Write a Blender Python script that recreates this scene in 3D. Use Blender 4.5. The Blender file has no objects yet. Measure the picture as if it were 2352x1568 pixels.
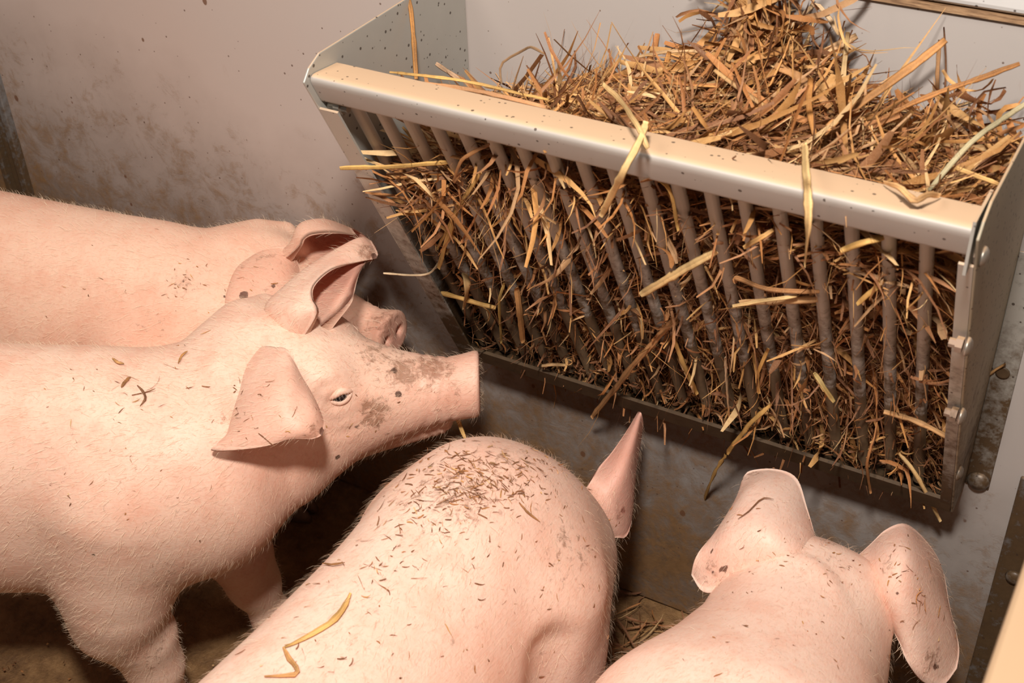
import bpy, math, random
import numpy as np
from mathutils import Matrix, Vector
from mathutils.bvhtree import BVHTree

random.seed(7)
rng = np.random.default_rng(11)
scene = bpy.context.scene
col = scene.collection
A = np.array

# ------------------------------------------------------------------ camera
F_PX = 2977.64
CAM = A([0.8945, -1.4093, 1.6629])
CR = A([[0.8692, 0.2701, -0.4142], [0.4935, -0.5268, 0.6921], [-0.0313, -0.8059, -0.5912]])  # columns: right, down, forward
cam_data = bpy.data.cameras.new('camera')
cam = bpy.data.objects.new('camera', cam_data)
col.objects.link(cam)
cam_data.sensor_width = 36.0
cam_data.sensor_fit = 'HORIZONTAL'
cam_data.lens = F_PX * 36.0 / 2352.0
cam_data.clip_start = 0.02
m = Matrix.Identity(4)
for i in range(3):
    m[i][0] = CR[i, 0]; m[i][1] = -CR[i, 1]; m[i][2] = -CR[i, 2]; m[i][3] = CAM[i]
cam.matrix_world = m
cam_data.dof.use_dof = True
cam_data.dof.focus_distance = 1.80
cam_data.dof.aperture_fstop = 9.0
scene.camera = cam

# ------------------------------------------------------------------ world, light, exposure
world = bpy.data.worlds.new('world')
scene.world = world
world.use_nodes = True
world.node_tree.nodes['Background'].inputs[0].default_value = (1.0, 0.93, 0.86, 1)
world.node_tree.nodes['Background'].inputs[1].default_value = 0.09

def area_light(name, loc, target, size, energy, color):
    d = bpy.data.lights.new(name, 'AREA')
    d.shape = 'DISK'; d.size = size; d.energy = energy; d.color = color
    o = bpy.data.objects.new(name, d)
    col.objects.link(o)
    o.location = loc
    o.rotation_euler = (Vector(target) - Vector(loc)).to_track_quat('-Z', 'Y').to_euler()
    return o
area_light('camera_flash', (0.74, -1.26, 2.30), (0.12, -0.30, 0.65), 0.20, 47.0, (1.0, 0.92, 0.84))
area_light('left_wall_fill', (-0.65, -1.0, 2.6), (-0.4, -0.3, 0.5), 0.9, 16.0, (1.0, 0.88, 0.77))  # added overhead fill, brightens the left end of the wall

scene.view_settings.view_transform = 'Standard'
scene.view_settings.look = 'None'
scene.view_settings.exposure = 0.0
scene.view_settings.gamma = 1.0
scene.view_settings.use_curve_mapping = False

# ------------------------------------------------------------------ helpers
def ray(px, py):
    return CR @ A([px - 1176.0, py - 784.0, F_PX])
def at(px, py, axis, val):
    r = ray(px, py)
    return CAM + r * (val - CAM[axis]) / r[axis]
BN = A([0.0, -0.8957, -0.4448])            # outward normal of the rack's bar plane
BP = A([0.0, -0.2967, 0.99])
def atbar(px, py, off=0.0):
    r = ray(px, py)
    t = (off - BN @ (CAM - BP)) / (BN @ r)
    return CAM + r * t
def ybar(z):
    return -0.2967 + (0.99 - z) * (0.287 / 0.578)
def depth(p):
    return float(CR[:, 2] @ (A(p) - CAM))

def tag(o, label=None, cat=None, group=None, kind=None):
    if label: o['label'] = label
    if cat: o['category'] = cat
    if group: o['group'] = group
    if kind: o['kind'] = kind
    return o

def mesh_obj(name, verts, faces, mat, parent=None, smooth=False):
    me = bpy.data.meshes.new(name)
    verts = np.asarray(verts, float)
    me.from_pydata([tuple(v) for v in verts], [], [tuple(int(i) for i in f) for f in faces])
    me.update()
    if mat is not None:
        me.materials.append(mat)
    if smooth:
        me.polygons.foreach_set('use_smooth', [True] * len(me.polygons))
    o = bpy.data.objects.new(name, me)
    col.objects.link(o)
    if parent is not None:
        o.parent = parent
        o.matrix_parent_inverse = parent.matrix_world.inverted() if False else Matrix.Identity(4)
    return o

def fast_mesh(name, verts, quads, mat, colors=None, smooth=False, parent=None):
    """numpy mesh: verts (n,3), quads (m,4)"""
    me = bpy.data.meshes.new(name)
    n, mq = len(verts), len(quads)
    me.vertices.add(n)
    me.vertices.foreach_set('co', np.asarray(verts, np.float32).ravel())
    me.loops.add(mq * 4)
    me.loops.foreach_set('vertex_index', np.asarray(quads, np.int32).ravel())
    me.polygons.add(mq)
    me.polygons.foreach_set('loop_start', np.arange(0, mq * 4, 4, dtype=np.int32))
    me.polygons.foreach_set('loop_total', np.full(mq, 4, np.int32))
    if smooth:
        me.polygons.foreach_set('use_smooth', np.ones(mq, bool))
    me.update(calc_edges=True)
    if colors is not None:
        a = me.color_attributes.new('tone', 'FLOAT_COLOR', 'POINT')
        c4 = np.ones((n, 4), np.float32); c4[:, :3] = colors
        a.data.foreach_set('color', c4.ravel())
    if mat is not None:
        me.materials.append(mat)
    o = bpy.data.objects.new(name, me)
    col.objects.link(o)
    if parent is not None:
        o.parent = parent
    return o

def box(x0, x1, y0, y1, z0, z1):
    v = [(x, y, z) for x in (x0, x1) for y in (y0, y1) for z in (z0, z1)]
    f = [(0, 1, 3, 2), (4, 6, 7, 5), (0, 4, 5, 1), (2, 3, 7, 6), (0, 2, 6, 4), (1, 5, 7, 3)]
    return v, f

def join(parts):
    V, Fc = [], []
    for v, f in parts:
        b = len(V); V += [tuple(p) for p in v]; Fc += [tuple(i + b for i in q) for q in f]
    return V, Fc

def bevel(o, w, seg=2):
    md = o.modifiers.new('bevel', 'BEVEL'); md.width = w; md.segments = seg; md.limit_method = 'ANGLE'
    return o

def tube(pts, rad, sides=10, caps=True):
    """swept tube along pts with radius per point"""
    pts = [A(p, ) * 1.0 for p in pts]; n = len(pts)
    if not hasattr(rad, '__len__'): rad = [rad] * n
    V, Fc = [], []
    up = A([0.0, 0.0, 1.0])
    t0 = pts[1] - pts[0]
    if abs(t0[2]) > 0.9 * np.linalg.norm(t0): up = A([1.0, 0, 0])
    for i in range(n):
        t = pts[min(i + 1, n - 1)] - pts[max(i - 1, 0)]; t = t / np.linalg.norm(t)
        a = np.cross(t, up); a /= np.linalg.norm(a); b = np.cross(a, t)
        for k in range(sides):
            w = 2 * math.pi * k / sides
            V.append(pts[i] + rad[i] * (math.cos(w) * a + math.sin(w) * b))
    for i in range(n - 1):
        for k in range(sides):
            k2 = (k + 1) % sides
            Fc.append((i * sides + k, i * sides + k2, (i + 1) * sides + k2, (i + 1) * sides + k))
    if caps:
        Fc.append(tuple(range(sides))); Fc.append(tuple((n - 1) * sides + k for k in range(sides))[::-1])
    return V, Fc

def lathe(profile, origin, axis, sides=16):
    """profile list of (r, h) revolved about axis through origin"""
    axis = A(axis, ) / np.linalg.norm(axis)
    u = np.cross(axis, A([0.3, 0.2, 0.93])); u /= np.linalg.norm(u); w = np.cross(axis, u)
    V, Fc = [], []
    for r, h in profile:
        for k in range(sides):
            a = 2 * math.pi * k / sides
            V.append(A(origin) + axis * h + r * (math.cos(a) * u + math.sin(a) * w))
    for i in range(len(profile) - 1):
        for k in range(sides):
            k2 = (k + 1) % sides
            Fc.append((i * sides + k, i * sides + k2, (i + 1) * sides + k2, (i + 1) * sides + k))
    Fc.append(tuple(range(sides))[::-1]); Fc.append(tuple((len(profile) - 1) * sides + k for k in range(sides)))
    return V, Fc

def catmull(P, n):
    P = np.asarray(P, float); m_ = len(P)
    if m_ == 2:
        t = np.linspace(0, 1, n)[:, None]; return P[0] * (1 - t) + P[1] * t
    Q = np.vstack([2 * P[0] - P[1], P, 2 * P[-1] - P[-2]])
    s = np.linspace(0, m_ - 1 - 1e-9, n); i = s.astype(int); t = (s - i)[:, None]
    p0, p1, p2, p3 = Q[i], Q[i + 1], Q[i + 2], Q[i + 3]
    return 0.5 * (2 * p1 + (p2 - p0) * t + (2 * p0 - 5 * p1 + 4 * p2 - p3) * t ** 2 + (3 * p1 - p0 - 3 * p2 + p3) * t ** 3)

# ------------------------------------------------------------------ materials
def new_mat(name):
    mt = bpy.data.materials.new(name); mt.use_nodes = True
    nt = mt.node_tree; b = nt.nodes['Principled BSDF']
    return mt, nt, b
class N:
    """tiny node-graph helper"""
    def __init__(s, nt): s.nt = nt
    def node(s, t, **kw):
        n_ = s.nt.nodes.new(t)
        for k, v in kw.items(): setattr(n_, k, v)
        return n_
    def link(s, a, b): s.nt.links.new(a, b)
    def coord(s, kind='Object', scale=(1, 1, 1), loc=(0, 0, 0)):
        tc = s.node('ShaderNodeTexCoord'); mp = s.node('ShaderNodeMapping')
        mp.inputs['Scale'].default_value = scale; mp.inputs['Location'].default_value = loc
        s.link(tc.outputs[kind], mp.inputs[0]); return mp.outputs[0]
    def noise(s, vec, scale, detail=4, rough=0.55, dist=0.0):
        n_ = s.node('ShaderNodeTexNoise'); n_.inputs['Scale'].default_value = scale
        n_.inputs['Detail'].default_value = detail; n_.inputs['Roughness'].default_value = rough
        n_.inputs['Distortion'].default_value = dist
        s.link(vec, n_.inputs['Vector']); return n_.outputs['Fac']
    def voro(s, vec, scale, feature='F1', rand=1.0):
        n_ = s.node('ShaderNodeTexVoronoi', feature=feature); n_.inputs['Scale'].default_value = scale
        n_.inputs['Randomness'].default_value = rand
        s.link(vec, n_.inputs['Vector']); return n_
    def ramp(s, fac, stops):
        r = s.node('ShaderNodeValToRGB'); e = r.color_ramp.elements
        while len(e) < len(stops): e.new(0.5)
        for el, (p, c) in zip(e, stops):
            el.position = p; el.color = (c, c, c, 1) if not hasattr(c, '__len__') else (*c, 1)
        s.link(fac, r.inputs[0]); return r.outputs[0]
    def math(s, op, a, b=None, clamp=False):
        n_ = s.node('ShaderNodeMath', operation=op); n_.use_clamp = clamp
        for i, v in enumerate((a, b)):
            if v is None: continue
            if isinstance(v, (int, float)): n_.inputs[i].default_value = v
            else: s.link(v, n_.inputs[i])
        return n_.outputs[0]
    def mix(s, fac, a, b, blend='MIX'):
        n_ = s.node('ShaderNodeMix', data_type='RGBA', blend_type=blend)
        for i, v in ((0, fac), (6, a), (7, b)):
            if isinstance(v, (int, float)): n_.inputs[i].default_value = v
            elif isinstance(v, tuple): n_.inputs[i].default_value = (*v, 1)
            else: s.link(v, n_.inputs[i])
        return n_.outputs[2]
    def bump(s, h, strength, dist, bsdf, normal=None):
        n_ = s.node('ShaderNodeBump'); n_.inputs['Strength'].default_value = strength
        n_.inputs['Distance'].default_value = dist
        s.link(h, n_.inputs['Height'])
        if normal is not None: s.link(normal, n_.inputs['Normal'])
        if bsdf is not None: s.link(n_.outputs[0], bsdf.inputs['Normal'])
        return n_.outputs[0]
    def attr(s, name):
        n_ = s.node('ShaderNodeAttribute', attribute_name=name); return n_

def wall_material(name, base, dirt_top, dirt_amt, seed=0.0):
    mt, nt, b = new_mat(name); g = N(nt)
    v = g.coord('Object', loc=(seed, seed * 0.7, 0))
    big = g.noise(v, 3.0, 5, 0.6)
    med = g.noise(v, 14.0, 8, 0.68, 0.6)
    fine = g.noise(v, 70.0, 6, 0.7)
    tc = g.node('ShaderNodeTexCoord'); sp = g.node('ShaderNodeSeparateXYZ'); g.link(tc.outputs['Object'], sp.inputs[0])
    # splash zone: manure splashed up from the floor, uneven upper limit, higher towards the far left
    h = g.math('ADD', g.math('ADD', sp.outputs[2], g.math('MULTIPLY', sp.outputs[0], 0.20)), g.math('MULTIPLY', g.math('SUBTRACT', big, 0.5), -0.45))
    zone = g.node('ShaderNodeMapRange'); zone.inputs[1].default_value = dirt_top; zone.inputs[2].default_value = dirt_top - 0.50
    g.link(h, zone.inputs[0])
    zone = zone.outputs[0]
    med2 = g.noise(g.coord('Object', loc=(seed + 1.7, 2, 5)), 26.0, 9, 0.72, 0.9)
    d1 = g.math('ADD', g.math('MULTIPLY', med, 0.35), g.math('ADD', g.math('MULTIPLY', med2, 0.45), g.math('MULTIPLY', fine, 0.20)))
    smear = g.math('MULTIPLY', g.math('SUBTRACT', g.math('ADD', d1, g.math('MULTIPLY', zone, 0.20)), 0.575), 6.0, True)
    smear = g.math('MULTIPLY', g.math('MULTIPLY', smear, g.math('MULTIPLY', zone, 5.0, True)), dirt_amt * 0.88, True)
    # small specks all over
    vo = g.voro(g.coord('Object', scale=(1, 1, 0.75), loc=(seed + 3, 0, 0)), 34.0)
    rnd = g.node('ShaderNodeSeparateColor'); g.link(vo.outputs['Color'], rnd.inputs[0])
    lim = g.math('MULTIPLY', g.math('POWER', rnd.outputs[0], 7.0), 0.20)
    sp1 = g.math('MULTIPLY', g.math('SUBTRACT', lim, g.math('ADD', vo.outputs['Distance'], g.math('MULTIPLY', g.math('SUBTRACT', fine, 0.5), 0.12))), 26.0, True)
    vo2 = g.voro(g.coord('Object', loc=(seed + 9, 0, 2)), 120.0)
    rnd2 = g.node('ShaderNodeSeparateColor'); g.link(vo2.outputs['Color'], rnd2.inputs[0])
    lim2 = g.math('MULTIPLY', g.math('POWER', rnd2.outputs[0], 9.0), 0.26)
    sp2 = g.math('MULTIPLY', g.math('SUBTRACT', lim2, vo2.outputs['Distance']), 14.0, True)
    streak = g.noise(g.coord('Object', scale=(34, 34, 7), loc=(seed, 4, 1)), 1.0, 6, 0.7, 0.8)
    st = g.math('MULTIPLY', g.math('SUBTRACT', streak, 0.66), 3.2, True)
    c = g.mix(g.math('MULTIPLY', big, 0.5), base, tuple(x * 0.86 for x in base))
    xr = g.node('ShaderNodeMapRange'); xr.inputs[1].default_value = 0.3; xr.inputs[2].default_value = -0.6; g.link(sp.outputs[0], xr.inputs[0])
    c = g.mix(g.math('MULTIPLY', xr.outputs[0], g.math('ADD', g.math('MULTIPLY', big, 0.5), 0.45), True), c, tuple(A(base) * A([1.10, 0.93, 0.86])))   # redder base tone, stronger towards the left
    c = g.mix(g.math('MULTIPLY', st, 0.55), c, (0.30, 0.15, 0.085))
    film = g.math('MULTIPLY', g.math('MULTIPLY', zone, g.math('ADD', med, 0.35)), 1.0 * dirt_amt, True)
    c = g.mix(film, c, (0.115, 0.088, 0.068))
    brown = g.mix(fine, (0.12, 0.06, 0.022), (0.34, 0.19, 0.08))
    c = g.mix(smear, c, brown)
    c = g.mix(g.math('MULTIPLY', sp1, 0.85), c, (0.15, 0.065, 0.03))
    c = g.mix(g.math('MULTIPLY', sp2, 0.8), c, (0.11, 0.06, 0.04))
    g.link(c, b.inputs['Base Color'])
    g.link(g.math('ADD', g.math('MULTIPLY', smear, 0.3), 0.5), b.inputs['Roughness'])
    b.inputs['Specular IOR Level'].default_value = 0.3
    g.bump(g.math('ADD', smear, g.math('MULTIPLY', fine, 0.15)), 0.35, 0.002, b)
    return mt

def metal_material(name, tone, grime, dust=(0.62, 0.40, 0.23), dust_amt=0.5, rough=0.5, metallic=0.55):
    """dull galvanised sheet: dust settles on what faces up, dirt grows towards the splash zone"""
    mt, nt, b = new_mat(name); g = N(nt)
    v = g.coord('Object')
    n1 = g.noise(v, 9.0, 6, 0.6); n2 = g.noise(v, 60.0, 6, 0.7); n3 = g.noise(v, 260.0, 3, 0.6)
    c = g.mix(n1, tuple(x * 0.85 for x in tone), tuple(min(1, x * 1.12) for x in tone))
    geo = g.node('ShaderNodeNewGeometry'); sp = g.node('ShaderNodeSeparateXYZ'); g.link(geo.outputs['Normal'], sp.inputs[0])
    upf = g.math('MULTIPLY', g.math('SUBTRACT', sp.outputs[2], 0.62), 3.0, True)
    du = g.math('MULTIPLY', upf, g.math('ADD', g.math('MULTIPLY', n2, 0.6), dust_amt), True)
    c = g.mix(du, c, dust)
    tc = g.node('ShaderNodeTexCoord'); spz = g.node('ShaderNodeSeparateXYZ'); g.link(tc.outputs['Object'], spz.inputs[0])
    zr = g.node('ShaderNodeMapRange'); zr.inputs[1].default_value = 0.95; zr.inputs[2].default_value = 0.5; g.link(spz.outputs[2], zr.inputs[0])
    gr = g.math('MULTIPLY', g.math('SUBTRACT', g.math('ADD', g.math('ADD', g.math('MULTIPLY', n2, 0.6), g.math('MULTIPLY', n1, 0.4)), g.math('MULTIPLY', zr.outputs[0], grime)), 0.66), 4.5, True)
    c = g.mix(gr, c, g.mix(n2, (0.045, 0.026, 0.013), (0.13, 0.08, 0.04)))
    vo = g.voro(v, 150.0); rc = g.node('ShaderNodeSeparateColor'); g.link(vo.outputs['Color'], rc.inputs[0])
    fly = g.math('MULTIPLY', g.math('SUBTRACT', g.math('MULTIPLY', g.math('POWER', rc.outputs[0], 5.0), 0.34), vo.outputs['Distance']), 18.0, True)
    c = g.mix(g.math('MULTIPLY', fly, 0.85), c, (0.05, 0.03, 0.022))
    g.link(c, b.inputs['Base Color'])
    mfac = g.math('MULTIPLY', g.math('SUBTRACT', 1.0, g.math('MAXIMUM', du, gr)), metallic)
    g.link(mfac, b.inputs['Metallic'])
    b.inputs['Roughness'].default_value = rough
    g.bump(g.math('ADD', g.math('MULTIPLY', n3, 0.3), g.math('ADD', gr, du)), 0.10, 0.0006, b)
    return mt

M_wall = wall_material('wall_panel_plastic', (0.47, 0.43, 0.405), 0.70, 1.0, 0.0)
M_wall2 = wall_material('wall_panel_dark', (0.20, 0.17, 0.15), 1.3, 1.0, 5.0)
M_galv = metal_material('galvanised_sheet', (0.48, 0.47, 0.43), 0.42, metallic=0.4)
M_rail = metal_material('galvanised_rail', (0.46, 0.42, 0.385), 0.0, dust=(0.62, 0.42, 0.265), dust_amt=0.75, rough=0.62, metallic=0.25)
M_bar = metal_material('galvanised_bar', (0.50, 0.475, 0.44), 0.60, rough=0.6, metallic=0.25)
M_pr = metal_material('dusty_shaded_side_sheet', (0.40, 0.35, 0.26), 0.32, rough=0.6, metallic=0.2)  # dusty olive sheet; dimming from grazing light is mixed into the tone
M_nut = metal_material('dusty_nut', (0.34, 0.24, 0.18), 0.5, rough=0.7, metallic=0.1)
M_low = metal_material('dirty_angle_steel', (0.22, 0.18, 0.14), 0.75, dust=(0.16, 0.09, 0.045), rough=0.6, metallic=0.3)
M_bolt = metal_material('bolt_steel', (0.42, 0.38, 0.33), 0.35, rough=0.42, metallic=0.8)
M_post = metal_material('post_steel', (0.30, 0.31, 0.32), 0.42, rough=0.5)
M_cap = metal_material('wall_cap', (0.72, 0.71, 0.70), 0.0, dust=(0.72, 0.66, 0.60), dust_amt=0.2, metallic=0.1)
M_part = wall_material('partition_board', (0.46, 0.31, 0.19), -1.0, 0.3, 8.0)

mt, nt, b = new_mat('rusty_ledge'); g = N(nt)
n1 = g.noise(g.coord('Object', scale=(3, 30, 30)), 12.0, 6, 0.65)
g.link(g.ramp(n1, [(0.3, (0.12, 0.06, 0.03)), (0.6, (0.42, 0.26, 0.14)), (0.8, (0.62, 0.48, 0.33))]), b.inputs['Base Color'])
b.inputs['Roughness'].default_value = 0.8
M_ledge = mt

mt, nt, b = new_mat('floor_manure'); g = N(nt)
v = g.coord('Object')
n1 = g.noise(v, 8.0, 8, 0.65); n2 = g.noise(v, 55.0, 7, 0.7, 0.4); n3 = g.noise(v, 240.0, 4, 0.7)
c = g.ramp(g.math('ADD', g.math('MULTIPLY', n1, 0.6), g.math('MULTIPLY', n2, 0.4)), [(0.36, (0.11, 0.053, 0.02)), (0.5, (0.25, 0.135, 0.052)), (0.66, (0.42, 0.245, 0.105))])
c = g.mix(g.math('MULTIPLY', g.math('SUBTRACT', n3, 0.66), 6.0, True), c, (0.42, 0.30, 0.17))
g.link(c, b.inputs['Base Color']); b.inputs['Roughness'].default_value = 0.65
g.bump(g.math('ADD', n2, g.math('MULTIPLY', n3, 0.4)), 0.9, 0.006, b)
M_floor = mt

def straw_material(name):
    mt, nt, b = new_mat(name); g = N(nt)
    at_ = g.attr('tone')
    v = g.coord('Object')
    n2 = g.noise(v, 130.0, 5, 0.7); n1 = g.noise(v, 900.0, 2, 0.5)
    c = g.mix(g.math('MULTIPLY', n2, 0.9), at_.outputs['Color'], g.mix(1.0, at_.outputs['Color'], (0.62, 0.48, 0.36), 'MULTIPLY'))
    c = g.mix(g.math('MULTIPLY', g.math('SUBTRACT', n2, 0.60), 2.5, True), c, (0.10, 0.045, 0.018))
    c = g.mix(g.math('MULTIPLY', g.math('SUBTRACT', n1, 0.58), 1.5, True), c, (0.80, 0.60, 0.34))
    g.link(c, b.inputs['Base Color'])
    b.inputs['Roughness'].default_value = 0.62
    b.inputs['Specular IOR Level'].default_value = 0.25
    g.bump(g.math('ADD', n1, n2), 0.3, 0.0008, b)
    return mt
M_straw = straw_material('hay_straw')

def skin_material(name, base, deep, seed, dirtiness=1.0):
    mt, nt, b = new_mat(name); g = N(nt)
    v = g.coord('Object', loc=(seed, seed * 1.3, -seed))
    n1 = g.noise(v, 4.0, 4, 0.55); n2 = g.noise(v, 22.0, 6, 0.65); n3 = g.noise(v, 90.0, 6, 0.72, 0.5)
    c = g.mix(g.ramp(n1, [(0.35, 0.0), (0.7, 0.75)]), base, deep)
    c = g.mix(g.math('MULTIPLY', g.math('SUBTRACT', n2, 0.46), 2.6, True), c, tuple(A(deep) * A([0.98, 0.90, 0.86])))
    n4 = g.noise(v, 210.0, 4, 0.75, 0.3)
    c = g.mix(g.math('MULTIPLY', g.math('SUBTRACT', n4, 0.50), 2.4, True), c, tuple(A(deep) * A([0.92, 0.74, 0.66])))
    # scattered dust and scabs
    d = g.attr('dirt').outputs['Fac']
    dm = g.math('MULTIPLY', g.math('SUBTRACT', g.math('ADD', g.math('MULTIPLY', n3, 1.0), g.math('MULTIPLY', d, 0.42)), 0.74), 6.5, True)
    haze = g.math('MULTIPLY', d, 0.30 , True)
    c = g.mix(haze, c, (0.42, 0.20, 0.10))
    c = g.mix(g.math('MULTIPLY', dm, 0.68), c, (0.22, 0.10, 0.05))
    s = g.attr('spot').outputs['Fac']
    ds = g.math('MULTIPLY', g.math('SUBTRACT', g.math('ADD', g.math('MULTIPLY', n3, 0.5), s), 0.80), 9.0, True)
    c = g.mix(g.math('MULTIPLY', ds, 0.9), c, (0.055, 0.028, 0.016))
    red = g.attr('flush').outputs['Fac']
    c = g.mix(red, c, (0.62, 0.24, 0.18))
    g.link(c, b.inputs['Base Color'])
    b.inputs['Roughness'].default_value = 0.48
    b.inputs['Specular IOR Level'].default_value = 0.32
    b.inputs['Subsurface Weight'].default_value = 0.12
    b.inputs['Subsurface Radius'].default_value = (1.0, 0.35, 0.2)
    b.inputs['Subsurface Scale'].default_value = 0.008
    hairy = g.noise(g.coord('Object', scale=(60, 420, 260), loc=(seed, 0, 0)), 1.0, 3, 0.6, 0.3)
    g.bump(g.math('ADD', g.math('MULTIPLY', hairy, 0.5), g.math('ADD', g.math('MULTIPLY', n2, 0.6), dm)), 0.40, 0.0025, b)
    return mt

def plain(name, color, rough=0.5, spec=0.5):
    mt, nt, b = new_mat(name); g = N(nt)
    n_ = g.noise(g.coord('Object'), 60.0, 4, 0.6)
    g.link(g.mix(n_, tuple(A(color) * 0.85), tuple(np.minimum(1, A(color) * 1.12))), b.inputs['Base Color'])
    b.inputs['Roughness'].default_value = rough; b.inputs['Specular IOR Level'].default_value = spec
    return mt
M_bristle = plain('bristle', (0.86, 0.66, 0.48), 0.45, 0.4)
M_hoof = plain('hoof_horn', (0.20, 0.13, 0.09), 0.5)
M_lid = plain('eyelid_skin', (0.66, 0.36, 0.30), 0.42)
M_lash = plain('eyelash', (0.85, 0.72, 0.60), 0.5)
M_eyewhite = plain('eye_white', (0.72, 0.66, 0.66), 0.12)
M_iris = plain('iris_dark', (0.012, 0.011, 0.014), 0.06, 0.8)

# ------------------------------------------------------------------ the pen: floor, wall, trims
WALL_TOP = 1.100
LSEAM = -1.000
RSEAM = 0.8186
def grid_floor():
    nx, ny = 120, 90
    xs = np.linspace(-2.6, 2.4, nx); ys = np.linspace(-3.0, 0.6, ny)
    X, Y = np.meshgrid(xs, ys, indexing='ij')
    Z = -0.004 + 0.004 * np.sin(X * 31 + 3 * np.sin(Y * 9)) * np.sin(Y * 27 + 2 * np.sin(X * 11)) * 0.6
    V = np.stack([X, Y, Z - 0.001], -1).reshape(-1, 3)
    i = np.arange((nx - 1) * (ny - 1)); a = (i // (ny - 1)) * ny + i % (ny - 1)
    return V, np.stack([a, a + ny, a + ny + 1, a + 1], 1)
fv, fq = grid_floor()
floor = tag(fast_mesh('floor', fv, fq, M_floor, smooth=True), 'brown manure-covered concrete floor of the pig pen', kind='structure')

v, f = box(LSEAM, 1.9, 0.0, 0.04, 0.0, WALL_TOP)
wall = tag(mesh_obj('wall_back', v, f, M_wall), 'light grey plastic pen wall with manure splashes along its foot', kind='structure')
bevel(wall, 0.003)
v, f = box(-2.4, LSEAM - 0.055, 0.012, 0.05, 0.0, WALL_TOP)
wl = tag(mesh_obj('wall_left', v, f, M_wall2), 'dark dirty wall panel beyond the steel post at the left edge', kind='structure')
# steel post between the two panels: a slim light edge, a rusty channel
v, f = join([box(LSEAM - 0.012, LSEAM + 0.004, -0.014, 0.04, 0, WALL_TOP), box(LSEAM - 0.05, LSEAM - 0.012, 0.004, 0.04, 0, WALL_TOP), box(LSEAM - 0.062, LSEAM - 0.05, -0.010, 0.04, 0, WALL_TOP)])
t1 = tag(mesh_obj('trim_1', v, f, M_post), 'vertical steel channel joining the wall panels at the far left', kind='structure'); bevel(t1, 0.002)
# wall cap: rusty ledge and white bar
v, f = box(LSEAM, 1.9, -0.005, 0.045, WALL_TOP, WALL_TOP + 0.006)
t2 = tag(mesh_obj('trim_2', v, f, M_ledge), 'thin rust-brown ledge along the top of the pen wall', kind='structure')
v, f = box(LSEAM, 1.9, -0.006, 0.05, WALL_TOP + 0.0085, WALL_TOP + 0.06)
t3 = tag(mesh_obj('trim_3', v, f, M_cap), 'white capping bar on top of the pen wall', kind='structure'); bevel(t3, 0.008, 3)
# right-hand steel post
v, f = box(RSEAM, RSEAM + 0.07, -0.006, 0.0, 0.0, 0.50)
t4 = tag(mesh_obj('trim_4', v, f, M_post), 'dirty steel strip on the wall at the lower right', kind='structure'); bevel(t4, 0.002)
bl, bf = lathe([(0.0001, 0.007), (0.006, 0.0065), (0.0105, 0.004), (0.0125, 0.0)], at(2330, 1325, 1, -0.006), (0, -1, 0))
mesh_obj('bolt', bl, bf, M_bolt, t4, True)

# partition the photographer leans over: board with a wide rounded top rail
part = bpy.data.objects.new('pen_partition', None); col.objects.link(part)
tag(part, 'blurred beige pen partition rail in the bottom right corner', 'partition')
v, f = box(0.884, 0.924, -2.2, -0.012, 0.02, 0.975)
bevel(mesh_obj('board', v, f, M_part, part), 0.003)
v, f = box(0.872, 0.938, -2.2, -0.012, 0.975, 1.0)
bevel(mesh_obj('top_rail', v, f, M_part, part), 0.007, 3)

# ------------------------------------------------------------------ hay rack
rack = bpy.data.objects.new('hay_rack', None); col.objects.link(rack)
tag(rack, 'galvanised steel hay rack with round bars mounted on the pen wall', 'hay rack')
RL = 0.75
def rp(name, v, f, mt, parent=rack, smooth=False): return mesh_obj(name, v, f, mt, parent, smooth)
prof = [(-0.001, 1.059), (-0.318, 1.059), (-0.340, 1.049), (-0.352, 1.036), (-0.065, 0.458), (-0.001, 0.458)]
def extr(prof, x0, x1):
    n_ = len(prof)
    V = [(x0, y, z) for y, z in prof] + [(x1, y, z) for y, z in prof]
    Fc = [tuple(range(n_))[::-1], tuple(range(n_, 2 * n_))] + [(i, (i + 1) % n_, n_ + (i + 1) % n_, n_ + i) for i in range(n_)]
    return V, Fc
# side panels, each with a folded lip along the sloping front and a flange on the wall
sd = A([0.0, 0.287, -0.578]) / 0.6453        # down the slope
def lip(x0, x1, w0=0.0, th=0.003, s0=0.046, s1=0.635):
    a = A([0, -0.352, 1.036]); V = []
    for s in (s0, s1):
        p = a + sd * s
        for x in (x0, x1):
            V.append(p + A([x, 0, 0])); V.append(p + A([x, 0, 0]) - BN * th)
    return V, [(0, 1, 3, 2), (4, 6, 7, 5), (0, 4, 5, 1), (2, 3, 7, 6), (0, 2, 6, 4), (1, 5, 7, 3)]
pl = rp('side_panel', *extr(prof, -0.003, 0.0), M_galv); bevel(pl, 0.0012)
rp('front_lip', *lip(0.0, 0.026), M_galv, pl)
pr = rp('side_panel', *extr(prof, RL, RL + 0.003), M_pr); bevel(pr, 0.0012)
rp('front_lip', *lip(RL - 0.014, RL), M_galv, pr)
v, f = box(RL + 0.003, RL + 0.034, -0.003, -0.0005, 0.46, 0.828)
bevel(rp('wall_flange', v, f, M_galv, pr), 0.0015)
v, f = box(-0.032, -0.003, -0.003, -0.0005, 0.46, 0.828)
bevel(rp('wall_flange', v, f, M_galv, pl), 0.0015)
# slot in the right flange (dark oval seen as a recess ring)
sv, sf = lathe([(0.0065, 0.0012), (0.009, 0.0012), (0.009, 0.0), (0.0065, 0.0)], at(2303, 856, 1, -0.003), (0, -1, 0), 14)
rp('slot_rim', sv, sf, M_low, pr, True)
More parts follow.
